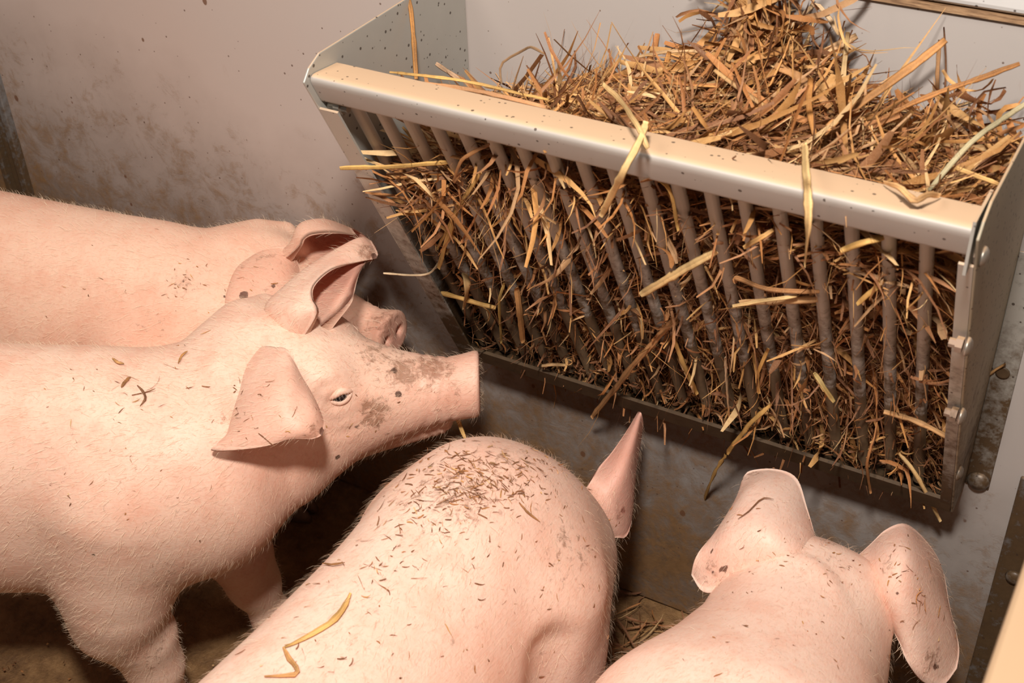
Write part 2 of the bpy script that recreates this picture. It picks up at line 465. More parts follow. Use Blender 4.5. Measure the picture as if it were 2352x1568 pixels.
# top rail: rounded angle section swept along the rack
def rounded(pts, r, seg=5):
    out = []
    for i, p in enumerate(pts):
        p = A(p, )
        if i in (0, len(pts) - 1): out.append(p); continue
        a = (A(pts[i - 1]) - p); b_ = (A(pts[i + 1]) - p); la, lb = np.linalg.norm(a), np.linalg.norm(b_)
        rr = min(r, la * 0.45, lb * 0.45); p0 = p + a / la * rr; p1 = p + b_ / lb * rr
        for k in range(seg + 1):
            t = k / seg; out.append((1 - t) ** 2 * p0 + 2 * t * (1 - t) * p + t * t * p1)
    return out
outer = rounded([(-0.286, 1.030), (-0.288, 1.036), (-0.346, 1.042), (-0.326, 1.002), (-0.318, 1.000)], 0.016)
inner = rounded([(-0.289, 1.030), (-0.291, 1.033), (-0.342, 1.0385), (-0.323, 1.003), (-0.318, 1.003)], 0.014)
n_ = len(outer); V = []; Fc = []
for x in (0.0008, RL - 0.006):
    V += [(x, p[0], p[1]) for p in outer] + [(x, p[0], p[1]) for p in inner]
k2 = 2 * n_
for i in range(n_ - 1):
    Fc += [(i, i + 1, k2 + i + 1, k2 + i), (n_ + i, k2 + n_ + i, k2 + n_ + i + 1, n_ + i + 1), (i, n_ + i, n_ + i + 1, i + 1), (k2 + i, k2 + i + 1, k2 + n_ + i + 1, k2 + n_ + i)]
Fc += [(0, k2, k2 + n_, n_), (n_ - 1, 2 * n_ - 1, k2 + 2 * n_ - 1, k2 + n_ - 1)]
rail = rp('top_rail', V, Fc, M_rail, smooth=True)
rail.modifiers.new('edge', 'EDGE_SPLIT').split_angle = math.radians(40)
# rail end plate at the right
v, f = box(RL - 0.006, RL - 0.003, -0.349, -0.284, 0.995, 1.052)
rp('rail_end_plate', v, f, M_galv, rail)
# bars
def bar_pts(x):
    a = A([x, ybar(1.022), 1.022]); b_ = A([x, ybar(0.478), 0.478])
    return [a * (1 - t) + b_ * t for t in (0, 0.5, 1)]
bx, q = tube(bar_pts(0.0), 0.0074, 12)
bar0 = None
for k in range(19):
    x = 0.0640 + 0.03735 * (k - 1)
    if bar0 is None:
        bar0 = rp('bar', bx, q, M_bar, smooth=True); o = bar0
    else:
        o = bar0.copy(); col.objects.link(o); o.parent = rack
    o.location = (x, 0, 0)
# lower angle the bars stand in
ang = [(-0.066, 0.458), (-0.079, 0.487), (-0.074, 0.489), (-0.062, 0.463), (-0.004, 0.463), (-0.004, 0.458)]
rp('lower_angle', *extr(ang, 0.0005, RL - 0.0005), M_low)
rp('rear_stop', *box(0.0005, RL - 0.0005, -0.006, -0.0045, 0.463, 0.56), M_low)
# bolts: hex bolt under the left end of the rail, round heads down the right panel, wall bolt
c0 = at(783, 246, 0, 0.018)
bv, bf = lathe([(0.0001, 0.0), (0.0055, 0.0), (0.0055, 0.010), (0.0085, 0.010), (0.0085, 0.018), (0.0055, 0.018), (0.005, 0.027), (0.0001, 0.027)], c0 - A([0.016, 0, 0]), (1, 0, 0), 12)
rp('bolt', bv, bf, M_bolt, pl)
for (px, py) in ((2255, 588), (2219, 795), (2205, 955), (2200, 1085)):
    p = at(px, py, 0, RL + 0.003)
    bv, bf = lathe([(0.0105, 0.0), (0.0098, 0.0025), (0.007, 0.005), (0.003, 0.0062), (0.0001, 0.0064)], p, (1, 0, 0), 16)
    rp('bolt', bv, bf, M_bolt, pr, True)
    bv, bf = lathe([(0.0085, 0.0), (0.0085, 0.007), (0.005, 0.007), (0.005, 0.014), (0.0001, 0.014)], p - A([0.003, 0, 0]), (-1, 0, 0), 6)
    rp('nut', bv, bf, M_nut, pr)
p = at(2247, 1104, 1, -0.003)
bv, bf = lathe([(0.0150, 0.0), (0.0145, 0.002), (0.0125, 0.005), (0.009, 0.0078), (0.005, 0.009), (0.0045, 0.0095), (0.0001, 0.0096)], p, (0, -1, 0), 20)
rp('wall_bolt', bv, bf, M_bolt, pr, True)
# ------------------------------------------------------------------ pigs: one signed-distance body each, polygonised
def spline(xs, ys):
    xs = A(xs, ) * 1.0; ys = A(ys, ) * 1.0
    h = np.diff(xs); s = np.diff(ys) / h
    d = np.zeros_like(ys); d[1:-1] = (s[:-1] * h[1:] + s[1:] * h[:-1]) / (h[1:] + h[:-1]); d[0] = s[0]; d[-1] = s[-1]
    X = np.linspace(xs[0], xs[-1], 400)
    i = np.clip(np.searchsorted(xs, X) - 1, 0, len(xs) - 2); t = (X - xs[i]) / h[i]
    Y = (1 + 2 * t) * (1 - t) ** 2 * ys[i] + t * (1 - t) ** 2 * h[i] * d[i] + t * t * (3 - 2 * t) * ys[i + 1] + t * t * (t - 1) * h[i] * d[i + 1]
    return X, Y
def smin(a, b_, k):
    h = np.clip(0.5 + 0.5 * (b_ - a) / k, 0, 1)
    return b_ * (1 - h) + a * h - k * h * (1 - h)
def smax(a, b_, k): return -smin(-a, -b_, k)
def rcone(p, a, b_, ra, rb):
    a = A(a, ) * 1.0; b_ = A(b_, ) * 1.0
    ba = b_ - a; h = np.clip((p - a) @ ba / (ba @ ba), 0, 1)
    return np.linalg.norm(p - a - h[:, None] * ba, axis=1) - (ra + h * (rb - ra))
def ball(p, c, r): return np.linalg.norm(p - A(c), axis=1) - r
def ellipsoid(p, c, r):
    q_ = (p - A(c)) / A(r); k = np.linalg.norm(q_, axis=1)
    return (k - 1) * min(r)
class Loft:
    def __init__(s, xs, top, bot, w, e=2.3, egg=0.0):
        s.x0, s.x1 = xs[0], xs[-1]; s.e = e; s.egg = egg
        s.X, s.T = spline(xs, top); s.B = spline(xs, bot)[1]; s.W = spline(xs, w)[1]
    def __call__(s, p):
        x = np.clip(p[:, 0], s.x0, s.x1)
        T = np.interp(x, s.X, s.T); B = np.interp(x, s.X, s.B); W = np.interp(x, s.X, s.W)
        hz = np.maximum((T - B) / 2, 0.004); W = np.maximum(W, 0.004)
        zz = (p[:, 2] - (T + B) / 2) / hz
        yy = np.abs(p[:, 1] / W) / (1 - s.egg * np.clip(zz, -1.2, 1.2))
        k = (np.abs(yy) ** s.e + np.abs(zz) ** s.e) ** (1 / s.e)
        d = (k - 1) * np.minimum(W, hz)
        ox = np.abs(p[:, 0] - x)
        return np.where(ox > 0, np.sqrt(np.maximum(d, 0) ** 2 + ox ** 2), d)

def polygonise(fn, lo, hi, h):
    lo = A(lo, ) * 1.0; n = (np.ceil((A(hi) - lo) / h / 4).astype(int)) * 4 + 1
    nc = (n - 1) // 4
    cx = [lo[i] + (np.arange(nc[i]) + 0.5) * 4 * h for i in range(3)]
    Cg = np.stack(np.meshgrid(*cx, indexing='ij'), -1).reshape(-1, 3)
    dc = fn(Cg).reshape(nc)
    near = np.abs(dc) < 4 * h * 1.7
    D = np.repeat(np.repeat(np.repeat(np.where(dc < 0, -1.0, 1.0), 4, 0), 4, 1), 4, 2)
    D = np.pad(D, ((0, 1),) * 3, mode='edge')
    nm = np.repeat(np.repeat(np.repeat(near, 4, 0), 4, 1), 4, 2)
    nf = np.zeros(n, bool); nf[:-1, :-1, :-1] |= nm; nf[1:, 1:, 1:] |= nm; nf[1:, :-1, :-1] |= nm; nf[:-1, 1:, :-1] |= nm
    nf[:-1, :-1, 1:] |= nm; nf[1:, 1:, :-1] |= nm; nf[1:, :-1, 1:] |= nm; nf[:-1, 1:, 1:] |= nm
    idx = np.argwhere(nf)
    D[nf] = fn(lo + idx * h)
    S = D < 0
    m_ = n - 1
    acc = np.zeros((*m_, 3)); cnt = np.zeros(m_, int)
    edges = []
    for ax in range(3):
        sl0 = [slice(None)] * 3; sl1 = [slice(None)] * 3; sl0[ax] = slice(0, -1); sl1[ax] = slice(1, None)
        cross = S[tuple(sl0)] != S[tuple(sl1)]
        e = np.argwhere(cross)
        d0 = D[tuple(sl0)][cross]; d1 = D[tuple(sl1)][cross]
        t = d0 / (d0 - d1)
        pos = e.astype(float); pos[:, ax] += t
        b1, b2 = [(1, 2), (2, 0), (0, 1)][ax]
        ok = (e[:, b1] > 0) & (e[:, b2] > 0) & (e[:, b1] < m_[b1]) & (e[:, b2] < m_[b2])
        e = e[ok]; pos = pos[ok]; flip = (d0 < 0)[ok]
        cells = []
        for o1, o2 in ((1, 1), (0, 1), (0, 0), (1, 0)):
            c = e.copy(); c[:, b1] -= o1; c[:, b2] -= o2
            np.add.at(acc, tuple(c.T), pos); np.add.at(cnt, tuple(c.T), 1); cells.append(c)
        edges.append((cells, flip))
    act = cnt > 0
    ids = -np.ones(m_, int); ids[act] = np.arange(act.sum())
    Vt = lo + (acc[act] / cnt[act][:, None]) * h
    Q = []
    for cells, flip in edges:
        q_ = np.stack([ids[tuple(c.T)] for c in cells], 1)
        q_[~flip] = q_[~flip][:, ::-1]
        Q.append(q_)
    Q = np.vstack(Q)
    eps = h * 0.3
    for it in range(2):
        d = fn(Vt)
        if it == 0:
            gr = np.stack([fn(Vt + eps * np.eye(3)[k]) - d for k in range(3)], 1) / eps
        g2 = np.maximum((gr ** 2).sum(1), 0.05)
        st = gr * (d / g2)[:, None]
        ln = np.linalg.norm(st, axis=1); st *= np.minimum(1, 0.5 * h / np.maximum(ln, 1e-9))[:, None]
        Vt = Vt - st
    return Vt, Q

def rot_to(fwd, up):
    fwd = A(fwd, ) / np.linalg.norm(fwd); l = np.cross(up, fwd); l /= np.linalg.norm(l)
    return np.stack([fwd, l, np.cross(fwd, l)], 1)      # columns forward, left, up

HEAD = Loft([-0.12, -0.09, -0.05, 0.0, 0.05, 0.10, 0.14, 0.18, 0.22, 0.26, 0.285, 0.302],
            [0.05, 0.09, 0.112, 0.120, 0.112, 0.093, 0.072, 0.055, 0.045, 0.041, 0.047, 0.053],
            [-0.06, -0.10, -0.130, -0.142, -0.138, -0.120, -0.098, -0.077, -0.061, -0.049, -0.044, -0.043],
            [0.05, 0.08, 0.100, 0.108, 0.104, 0.090, 0.075, 0.061, 0.052, 0.047, 0.048, 0.0485], 2.1, 0.06)

def pig_sdf(P):
    s = P['s']
    T = Loft([-0.80, -0.785, -0.74, -0.66, -0.55, -0.40, -0.25, -0.12, 0.0, 0.08, 0.16, 0.22, 0.25],
             P.get('top', [0.50, 0.56, 0.605, 0.635, 0.648, 0.650, 0.643, 0.636, 0.632, 0.622, 0.60, 0.57, 0.53]),
             P.get('bot', [0.44, 0.39, 0.33, 0.28, 0.245, 0.225, 0.222, 0.235, 0.255, 0.28, 0.33, 0.39, 0.43]),
             P.get('w', [0.02, 0.075, 0.115, 0.140, 0.150, 0.153, 0.150, 0.146, 0.146, 0.138, 0.118, 0.09, 0.04]), 2.25, 0.05)
    HM, HO = P['HM'], P['HO']          # head frame in pig space
    ease = lambda p: (p - HO) @ HM / P.get('hs', 1.0)
    hs = P.get('hs', 1.0)
    nk0 = A(P.get('neck0', (0.10, 0, 0.455))); hk = HO + HM @ (A([-0.02, 0, -0.015]) * hs)
    legs = P['legs']
    def fn(p):
        d = T(p / s) * s
        # shoulders and hams
        for sg in (1, -1):
            d = smin(d, rcone(p, A([0.02, sg * 0.085, 0.47]) * s, A([-0.01, sg * 0.10, 0.31]) * s, 0.088 * s, 0.070 * s), 0.05)
            d = smin(d, rcone(p, A([-0.62, sg * 0.075, 0.46]) * s, A([-0.63, sg * 0.085, 0.32]) * s, 0.10 * s, 0.075 * s), 0.06)
        low = p[:, 2] < 0.46 * s
        pl_ = p[low]
        for L in legs:
            if not len(pl_): break
            dl = None; p_ = pl_
            for (a, ra), (b_, rb) in zip(L[:-1], L[1:]):
                c = rcone(p_, a, b_, ra, rb); dl = c if dl is None else smin(dl, c, 0.022)
            d[low] = smin(d[low], dl, 0.035)
        # neck and head
        d = smin(d, rcone(p, nk0, hk, P.get('nr0', 0.135), P.get('nr1', 0.112) * hs), P.get('nk', 0.06))
        near_h = np.linalg.norm(p - (HO + HM @ (A([0.10, 0, 0]) * hs)), axis=1) < 0.30
        if not near_h.any(): return finish(p, d)
        d[near_h] = smin(d[near_h], head_sdf(p[near_h]), 0.035)
        return finish(p, d)
    def head_sdf(p):
        q_ = ease(p)
        hd = HEAD(q_)
        hd = smax(hd, q_[:, 0] - 0.300, 0.010)
        for sg in (1, -1):
            hd = smin(hd, ball(q_, (0.015, sg * 0.055, -0.065), 0.072), 0.05)
            hd = smin(hd, ball(q_, (0.085, sg * 0.052, 0.052), 0.034), 0.03)      # brow
            if not P.get('no_root'): hd = smin(hd, rcone(q_, (-0.035, sg * 0.062, 0.072), (-0.01, sg * 0.098, 0.068), 0.034, 0.026), 0.035)  # ear root
            hd = smax(hd, -ellipsoid(q_, (0.112, sg * 0.104, 0.042), (0.024, 0.028, 0.018)), 0.014)   # eye hollow
            for pts in ([(0.080, sg * 0.094, 0.050), (0.094, sg * 0.086, 0.068), (0.118, sg * 0.076, 0.070), (0.142, sg * 0.072, 0.056)], [(0.086, sg * 0.099, 0.022), (0.108, sg * 0.094, 0.010), (0.136, sg * 0.082, 0.014), (0.155, sg * 0.073, 0.030)], [(0.092, sg * 0.100, 0.000), (0.120, sg * 0.090, -0.010), (0.148, sg * 0.078, 0.002)]):
                for a, b_ in zip(pts[:-1], pts[1:]):
                    dg = rcone(q_, a, b_, 0.003, 0.003); hd = hd + 0.0042 * np.exp(-(dg / 0.0065) ** 2)
        jaw = rcone(q_, (0.06, 0, -0.085), (0.238, 0, -0.062), 0.05, 0.022)
        hd = smin(hd, jaw, 0.014)
        for xx_, am in ((0.252, 0.0022), (0.238, 0.0018), (0.222, 0.0014)):       # wrinkles round the snout
            hd = hd + am * np.exp(-((q_[:, 0] - xx_ - 0.006 * np.sin(q_[:, 2] * 90 + xx_ * 40)) / 0.0035) ** 2)
        for sg in (1, -1):                                                        # mouth line and nostrils
            pts = [(0.262, sg * 0.022, -0.050), (0.225, sg * 0.045, -0.056), (0.185, sg * 0.058, -0.052), (0.145, sg * 0.078, -0.056)]
            for a, b_ in zip(pts[:-1], pts[1:]):
                hd = smax(hd, -rcone(q_, a, b_, 0.0055, 0.0055), 0.006)
            hd = smax(hd, -rcone(q_, (0.312, sg * 0.018, 0.004), (0.285, sg * 0.02, 0.004), 0.0105, 0.007), 0.005)
            hd = smax(hd, -rcone(q_, (0.262, sg * 0.055, -0.03), (0.258, sg * 0.040, 0.047), 0.004, 0.004), 0.010)   # groove behind the disc
        return hd * hs
    def finish(p, d):
        for c, r, k in P.get('lumps', []):
            d = smin(d, ball(p, c, r), k)
        for a, b_, r, k in P.get('creases', []):
            d = smax(d, -rcone(p, a, b_, r, r), k)
        return d
    return fn

def ear_mesh(C, th, nu=30, nv=22, root=0.010):
    """C: control grid (rows from root to tip, columns across); th: half thickness. Closed thick sheet."""
    C = np.asarray(C, float)
    S1 = np.stack([catmull(C[:, j], nu) for j in range(C.shape[1])], 1)
    G = np.stack([catmull(S1[i], nv) for i in range(nu)], 0)
    du = np.gradient(G, axis=0); dv = np.gradient(G, axis=1)
    nrm = np.cross(du, dv); nrm /= np.maximum(np.linalg.norm(nrm, axis=2, keepdims=True), 1e-9)
    u = np.linspace(0, 1, nu)[:, None]; v_ = np.linspace(-1, 1, nv)[None, :]
    t = th * (0.28 + 0.72 * np.sqrt(np.maximum(0, 1 - np.abs(v_) ** 4))) * np.ones_like(u) + root * np.exp(-u / 0.10)
    t = t * np.interp(u, [0, 0.75, 1.0], [1.0, 1.0, 0.35])
    a = G + nrm * t[..., None]; b_ = G - nrm * t[..., None]
    # rounded rim rows
    V = np.concatenate([a.reshape(-1, 3), b_.reshape(-1, 3)]); off = nu * nv
    i, j = np.meshgrid(np.arange(nu - 1), np.arange(nv - 1), indexing='ij'); k = (i * nv + j).ravel()
    Q1 = np.stack([k, k + nv, k + nv + 1, k + 1], 1); Q2 = Q1[:, ::-1] + off
    rim = [r for r in range(0, nu * nv, nv)]
    per = list(range(nv)) + [nv * r + nv - 1 for r in range(1, nu)] + [nv * (nu - 1) + c for c in range(nv - 2, -1, -1)] + [nv * r for r in range(nu - 2, 0, -1)]
    per = A(per); nx = np.roll(per, -1)
    # extra rim loop pushed outward for a round edge
    ctr = G.reshape(-1, 3)[per]; inn = np.roll(ctr, 3, 0) - np.roll(ctr, -3, 0)
    nn = nrm.reshape(-1, 3)[per]; outd = np.cross(inn, nn); outd /= np.maximum(np.linalg.norm(outd, axis=1, keepdims=True), 1e-9)
    cen = G.reshape(-1, 3).mean(0)
    if ((ctr - cen) * outd).sum() < 0: outd = -outd
    rl = ctr + outd * t.reshape(-1)[per][:, None] * 0.9
    ro = len(V); V = np.vstack([V, rl]); m_ = len(per); ii = np.arange(m_); jj = (ii + 1) % m_
    Q3 = np.stack([per, nx, ro + jj, ro + ii], 1)[:, ::-1]; Q4 = np.stack([off + per, off + nx, ro + jj, ro + ii], 1)
    uu = np.repeat(np.linspace(0, 1, nu), nv)
    U = np.concatenate([uu, uu, uu[per]])
    side = np.concatenate([np.ones(off), -np.ones(off), np.zeros(m_)])
    return V, np.vstack([Q1, Q2, Q3, Q4]), U, side

def leg_front(x, y, dx=0.0, s=1.0):
    sg = 1 if y > 0 else -1
    return [(A([x - 0.005, y, 0.34]) * s, 0.072 * s), (A([x - 0.022, y + sg * 0.006, 0.250]) * s, 0.064 * s), (A([x - 0.005 + dx * 0.4, y, 0.195]) * s, 0.049 * s), (A([x + dx * 0.5, y, 0.145]) * s, 0.039 * s),
            (A([x + dx * 0.5 + 0.004, y, 0.125]) * s, 0.036 * s), (A([x + dx * 0.9, y, 0.062]) * s, 0.027 * s), (A([x + dx, y, 0.045]) * s, 0.031 * s), (A([x + dx + 0.02, y, 0.020]) * s, 0.026 * s)]
def leg_rear(x, y, s=1.0):
    sg = 1 if y > 0 else -1
    return [(A([x + 0.03, y, 0.33]) * s, 0.085 * s), (A([x + 0.045, y + sg * 0.01, 0.27]) * s, 0.062 * s), (A([x - 0.055, y, 0.185]) * s, 0.036 * s), (A([x - 0.055, y, 0.165]) * s, 0.034 * s),
            (A([x - 0.035, y, 0.065]) * s, 0.026 * s), (A([x - 0.03, y, 0.045]) * s, 0.030 * s), (A([x - 0.01, y, 0.020]) * s, 0.026 * s)]

def hair_mesh(V, Nn, tris, n, pigfwd, length, seed, width=0.00014, keep=None):
    r = np.random.default_rng(seed)
    a, b_, c = V[tris[:, 0]], V[tris[:, 1]], V[tris[:, 2]]
    ar = np.linalg.norm(np.cross(b_ - a, c - a), axis=1)
    if keep is not None: ar = ar * keep(((a + b_ + c) / 3))
    ti = r.choice(len(tris), n, p=ar / ar.sum())
    u, w = r.random(n), r.random(n); fl = u + w > 1; u[fl] = 1 - u[fl]; w[fl] = 1 - w[fl]
    p = a[ti] + (b_[ti] - a[ti]) * u[:, None] + (c[ti] - a[ti]) * w[:, None]
    nn = Nn[tris[ti, 0]]
    d = -A(pigfwd)[None, :] + A([0, 0, -0.45]) + r.normal(0, 0.35, (n, 3))
    d = d - nn * (d * nn).sum(1, keepdims=True); d /= np.maximum(np.linalg.norm(d, axis=1, keepdims=True), 1e-6)
    L = length * (0.5 + 0.9 * r.random(n))[:, None]
    lift = (0.30 + 0.25 * r.random(n))[:, None]
    p1 = p + (d * 0.5 + nn * lift * 0.7) * L; p2 = p + (d * 1.0 + nn * lift) * L
    # ribbons facing a random side
    sd_ = np.cross(d, nn); sd_ = sd_ * np.cos(0.6) + nn * (r.random((n, 1)) - 0.5)
    w0 = width * (0.7 + 0.8 * r.random(n))[:, None]
    VV = np.stack([p - nn * 0.001 - sd_ * w0, p - nn * 0.001 + sd_ * w0, p1 + sd_ * w0 * 0.8, p1 - sd_ * w0 * 0.8, p2 + sd_ * w0 * 0.25, p2 - sd_ * w0 * 0.25], 1).reshape(-1, 3)
    k = np.arange(n) * 6
    Q = np.concatenate([np.stack([k, k + 1, k + 2, k + 3], 1), np.stack([k + 3, k + 2, k + 4, k + 5], 1)])
    return VV, Q

PIGS = {}
def build_pig(key, label, P, skin, hair_n, h=0.005, group=None):
    th = math.radians(P['heading']); s = P['s']
    Rw = A([[math.cos(th), -math.sin(th), 0], [math.sin(th), math.cos(th), 0], [0, 0, 1.0]]); O = A([*P['pos'], 0.0])
    toL = lambda q_: (A(q_) - O) @ Rw
    hd = A(P['snout']) ; fw = A(P['head_dir'], ) / np.linalg.norm(P['head_dir'])
    hs = P.get('hs', 1.0)
    HMw = rot_to(fw, P.get('head_up', (0, 0, 1)))
    HOw = hd - HMw @ A([0.30, 0, 0]) * hs
    P['HM'] = Rw.T @ HMw; P['HO'] = toL(HOw)
    P['legs'] = P['legs_fn'](s)
    fn = pig_sdf(P)
    ext = P['HO'] + P['HM'] @ A([0.33, 0, 0])
    lo = np.minimum(A([-0.86, -0.22, -0.01]) * s, ext - 0.08); hi = np.maximum(A([0.30, 0.22, 0.70]) * s, ext + 0.08)
    lo = np.minimum(lo, P['HO'] - 0.17); hi = np.maximum(hi, P['HO'] + 0.17); lo[2] = -0.006
    V, Q = polygonise(fn, lo, hi, h)
    V[:, 2] = np.maximum(V[:, 2], 0.0)
    nb = len(V)
    # ears (control points given in the place's coordinates), part of the same skin mesh
    inear = np.zeros(nb); earu = np.zeros(nb)
    bvh0 = BVHTree.FromPolygons((V @ Rw.T + O).tolist(), Q.tolist())
    for C, flip in P['ears']:
        if isinstance(C, tuple):          # (rows of px, py, offset from the skin beneath)
            pts_ = []
            for row in C[1]:
                for px, py, off in row:
                    r = ray(px, py); r = r / np.linalg.norm(r)
                    loc = bvh0.ray_cast(Vector(CAM), Vector(r))[0]
                    pts_.append((px, py, off, None if loc is None else depth(loc)))
            md = np.mean([q_[3] for q_ in pts_ if q_[3] is not None])
            pts_ = [CAM + ray(px, py) * (((md if dd is None else dd) + off) / F_PX) for px, py, off, dd in pts_]
            C = A(pts_).reshape(len(C[1]), -1, 3)
        C = np.asarray(C, float)
        C = np.concatenate([(C[0] + (HOw - C[0]) * 0.33)[None], C], 0)
        Cl = (C.reshape(-1, 3) - O) @ Rw
        ev, eq, U, sd_ = ear_mesh(Cl.reshape(C.shape), P.get('ear_th', 0.0032))
        Q = np.vstack([Q, eq + len(V)]); V = np.vstack([V, ev])
        inear = np.concatenate([inear, np.where(sd_ * flip > 0, 1.0, 0.0) * np.clip(U * 2.2, 0, 1)]); earu = np.concatenate([earu, np.full(len(ev), 1.0)])
    root = bpy.data.objects.new('pig', None); col.objects.link(root)
    root.location = O; root.rotation_euler = (0, 0, th)
    tag(root, label, 'pig', group)
    body = fast_mesh('body', V, Q, skin, smooth=True, parent=root)
    me = body.data
    W = V @ Rw.T + O
    Nn = np.zeros(len(V) * 3, np.float32); me.vertices.foreach_get('normal', Nn); Nn = Nn.reshape(-1, 3)
    def paint(name, items, base=None):
        val = np.zeros(len(V)) if base is None else base.copy()
        for c, r, st in items:
            d = np.linalg.norm(W - A(c), axis=1)
            val = np.maximum(val, st * np.clip(1.25 - d / r, 0, 1))
        a_ = me.attributes.new(name, 'FLOAT', 'POINT'); a_.data.foreach_set('value', val.astype(np.float32))
    bvh = BVHTree.FromPolygons(W.tolist(), Q.tolist())
    def on(px, py):
        r = ray(px, py); r = r / np.linalg.norm(r)
        loc, nrm, i_, d_ = bvh.ray_cast(Vector(CAM), Vector(r))
        return None if loc is None else (A(loc), A(nrm))
    def pix(lst):
        out = []
        for px, py, r, st in lst:
            h_ = on(px, py)
            if h_ is not None: out.append((h_[0], r, st))
        return out
    snd = [(hd, 0.055, 0.35)]
    paint('dirt', pix(P.get('dirt', [])), np.full(len(V), P.get('dirt0', 0.12)))
    paint('spot', pix(P.get('spots', [])))
    HC = np.linalg.norm(W - (hd + fw * 0.015), axis=1)
    paint('flush', [], np.maximum(inear * 0.42, np.maximum(0.42 * np.clip(1.6 - HC / 0.045, 0, 1), 0.20 * np.clip(1.5 - HC / 0.11, 0, 1))) + 0.13 * np.concatenate([np.zeros(nb), np.ones(len(V) - nb)]))
    # bristles
    tris = np.vstack([Q[:, [0, 1, 2]], Q[:, [0, 2, 3]]])
    hv, hq = hair_mesh(V, Nn, tris, hair_n, (1, 0, 0), 0.0125, 3, keep=P.get('hair_keep'))
    tag(fast_mesh('bristles', hv, hq, M_bristle, parent=root), 'short pale bristles', kind='stuff')
    # eyes with lids
    fl = P['HM']
    for sg in (1, -1):
        q0 = A([0.112, sg * 0.0, 0.040]) * hs; q1 = A([0.112, sg * 0.14, 0.047]) * hs
        o0 = O + Rw @ (P['HO'] + fl @ q1); o1 = O + Rw @ (P['HO'] + fl @ q0)
        loc, nrm, i_, d_ = bvh.ray_cast(Vector(o0), Vector(o1 - o0).normalized())
        if loc is None: continue
        nrm = A(nrm); fwd = HMw[:, 0] - nrm * (HMw[:, 0] @ nrm); fwd /= np.linalg.norm(fwd); upv = np.cross(nrm, fwd)
        if upv @ HMw[:, 2] < 0: upv = -upv
        Rr = 0.0165
        c = A(loc) - nrm * 0.0120
        loc2 = lambda M_: ((A(M_) - O) @ Rw)
        sv, sf = lathe([(Rr * math.sin(t), Rr * math.cos(t)) for t in np.linspace(0.02, 2.0, 16)], c, nrm, 24)
        eye = mesh_obj('eye', loc2(sv), sf, M_eyewhite, root, True)
        ia = nrm + fwd * P.get('gaze', (-0.22, -0.10))[0] + upv * P.get('gaze', (-0.22, -0.10))[1]; ia /= np.linalg.norm(ia)
        sv, sf = lathe([((Rr + 0.0005) * math.sin(t), (Rr + 0.0005) * math.cos(t)) for t in np.linspace(0.02, 0.74, 8)], c, ia, 20)
        mesh_obj('iris', loc2(sv), sf, M_iris, eye, True)
        # upper and lower lid: almond-shaped rolls round the eyeball
        for nm, sgn, hgt, rr in (('upper_eyelid', 1, 0.0098, 0.0052), ('lower_eyelid', -1, 0.0090, 0.0042)):
            pts, rad = [], []
            for t in np.linspace(-1, 1, 13):
                xx = t * 0.0175; yy = sgn * hgt * (1 - abs(t) ** 1.7) + 0.002 * t
                zz = math.sqrt(max(0.0, (Rr + 0.0004) ** 2 - min(xx * xx * 0.7 + yy * yy, (Rr + 0.0004) ** 2)))
                pts.append(c + fwd * xx + upv * yy + nrm * zz); rad.append(rr * (0.4 + 0.6 * (1 - t * t)))
            tv, tf = tube(pts, rad, 8)
            lid = mesh_obj(nm, loc2(tv), tf, skin, root, True)
            if nm == 'upper_eyelid':
                lv, lf = [], []
                for t in np.linspace(-0.6, 0.6, 7):
                    k_ = int((t + 1) / 2 * 12); p0 = pts[k_] + (pts[min(k_ + 1, 12)] - pts[k_]) * ((t + 1) / 2 * 12 - k_)
                    p1 = p0 + nrm * 0.004 + upv * 0.001 + fwd * (t + 0.2) * 0.003; p2 = p0 + nrm * 0.010 - upv * 0.004 + fwd * (t + 0.2) * 0.007
                    tv, tf = tube([p0, p1, p2], [0.0002, 0.00015, 0.00006], 4)
                    b0 = len(lv); lv += list(tv); lf += [tuple(i + b0 for i in q_) for q_ in tf]
                mesh_obj('eyelashes', loc2(lv), lf, M_lash, lid)
    # hooves: two claws on every foot
    for L in P['legs']:
        ft = L[-1][0]
        for sy in (1, -1):
            c = A([ft[0] + 0.006, ft[1] + sy * 0.0135, 0.0])
            ring = []; fc = []
            for z, sx_, sy_, ox in ((0.0, 0.031, 0.0135, 0.012), (0.014, 0.028, 0.0125, 0.009), (0.030, 0.021, 0.0110, 0.002), (0.040, 0.017, 0.0095, -0.004)):
                for k in range(12):
                    a_ = 2 * math.pi * k / 12
                    ring.append(c + A([ox + sx_ * math.cos(a_) * (1.15 if math.cos(a_) > 0 else 0.8), sy_ * math.sin(a_), z]))
            for r_ in range(3):
                for k in range(12): fc.append((r_ * 12 + k, r_ * 12 + (k + 1) % 12, (r_ + 1) * 12 + (k + 1) % 12, (r_ + 1) * 12 + k))
            fc += [tuple(range(12))[::-1], tuple(range(36, 48))]
            mesh_obj('hoof_claw', ring, fc, M_hoof, root, True)
    # curled tail
    tp = []
    for t in np.linspace(0, 1, 40):
        a_ = t * 2.2 * 2 * math.pi
        tp.append(A([-0.785 - 0.10 * t, 0.016 * math.sin(a_) * min(1, t * 4), 0.555 - 0.06 * t + 0.016 * math.cos(a_) * min(1, t * 4)]) * s)
    tv, tf = tube(tp, [0.009 * (1 - 0.7 * t) for t in np.linspace(0, 1, 40)], 8)
    mesh_obj('tail', tv, tf, skin, root, True)
    PIGS[key] = dict(root=root, on=on, W=W, bvh=bvh)
    return root

def P3(px, py, dd, ref):
    """point on the sight line of (px, py), dd metres nearer (-) or farther (+) than the point ref along the view axis"""
    r = ray(px, py); t = (depth(ref) + dd) / (CR[:, 2] @ r)
    return CAM + r * t

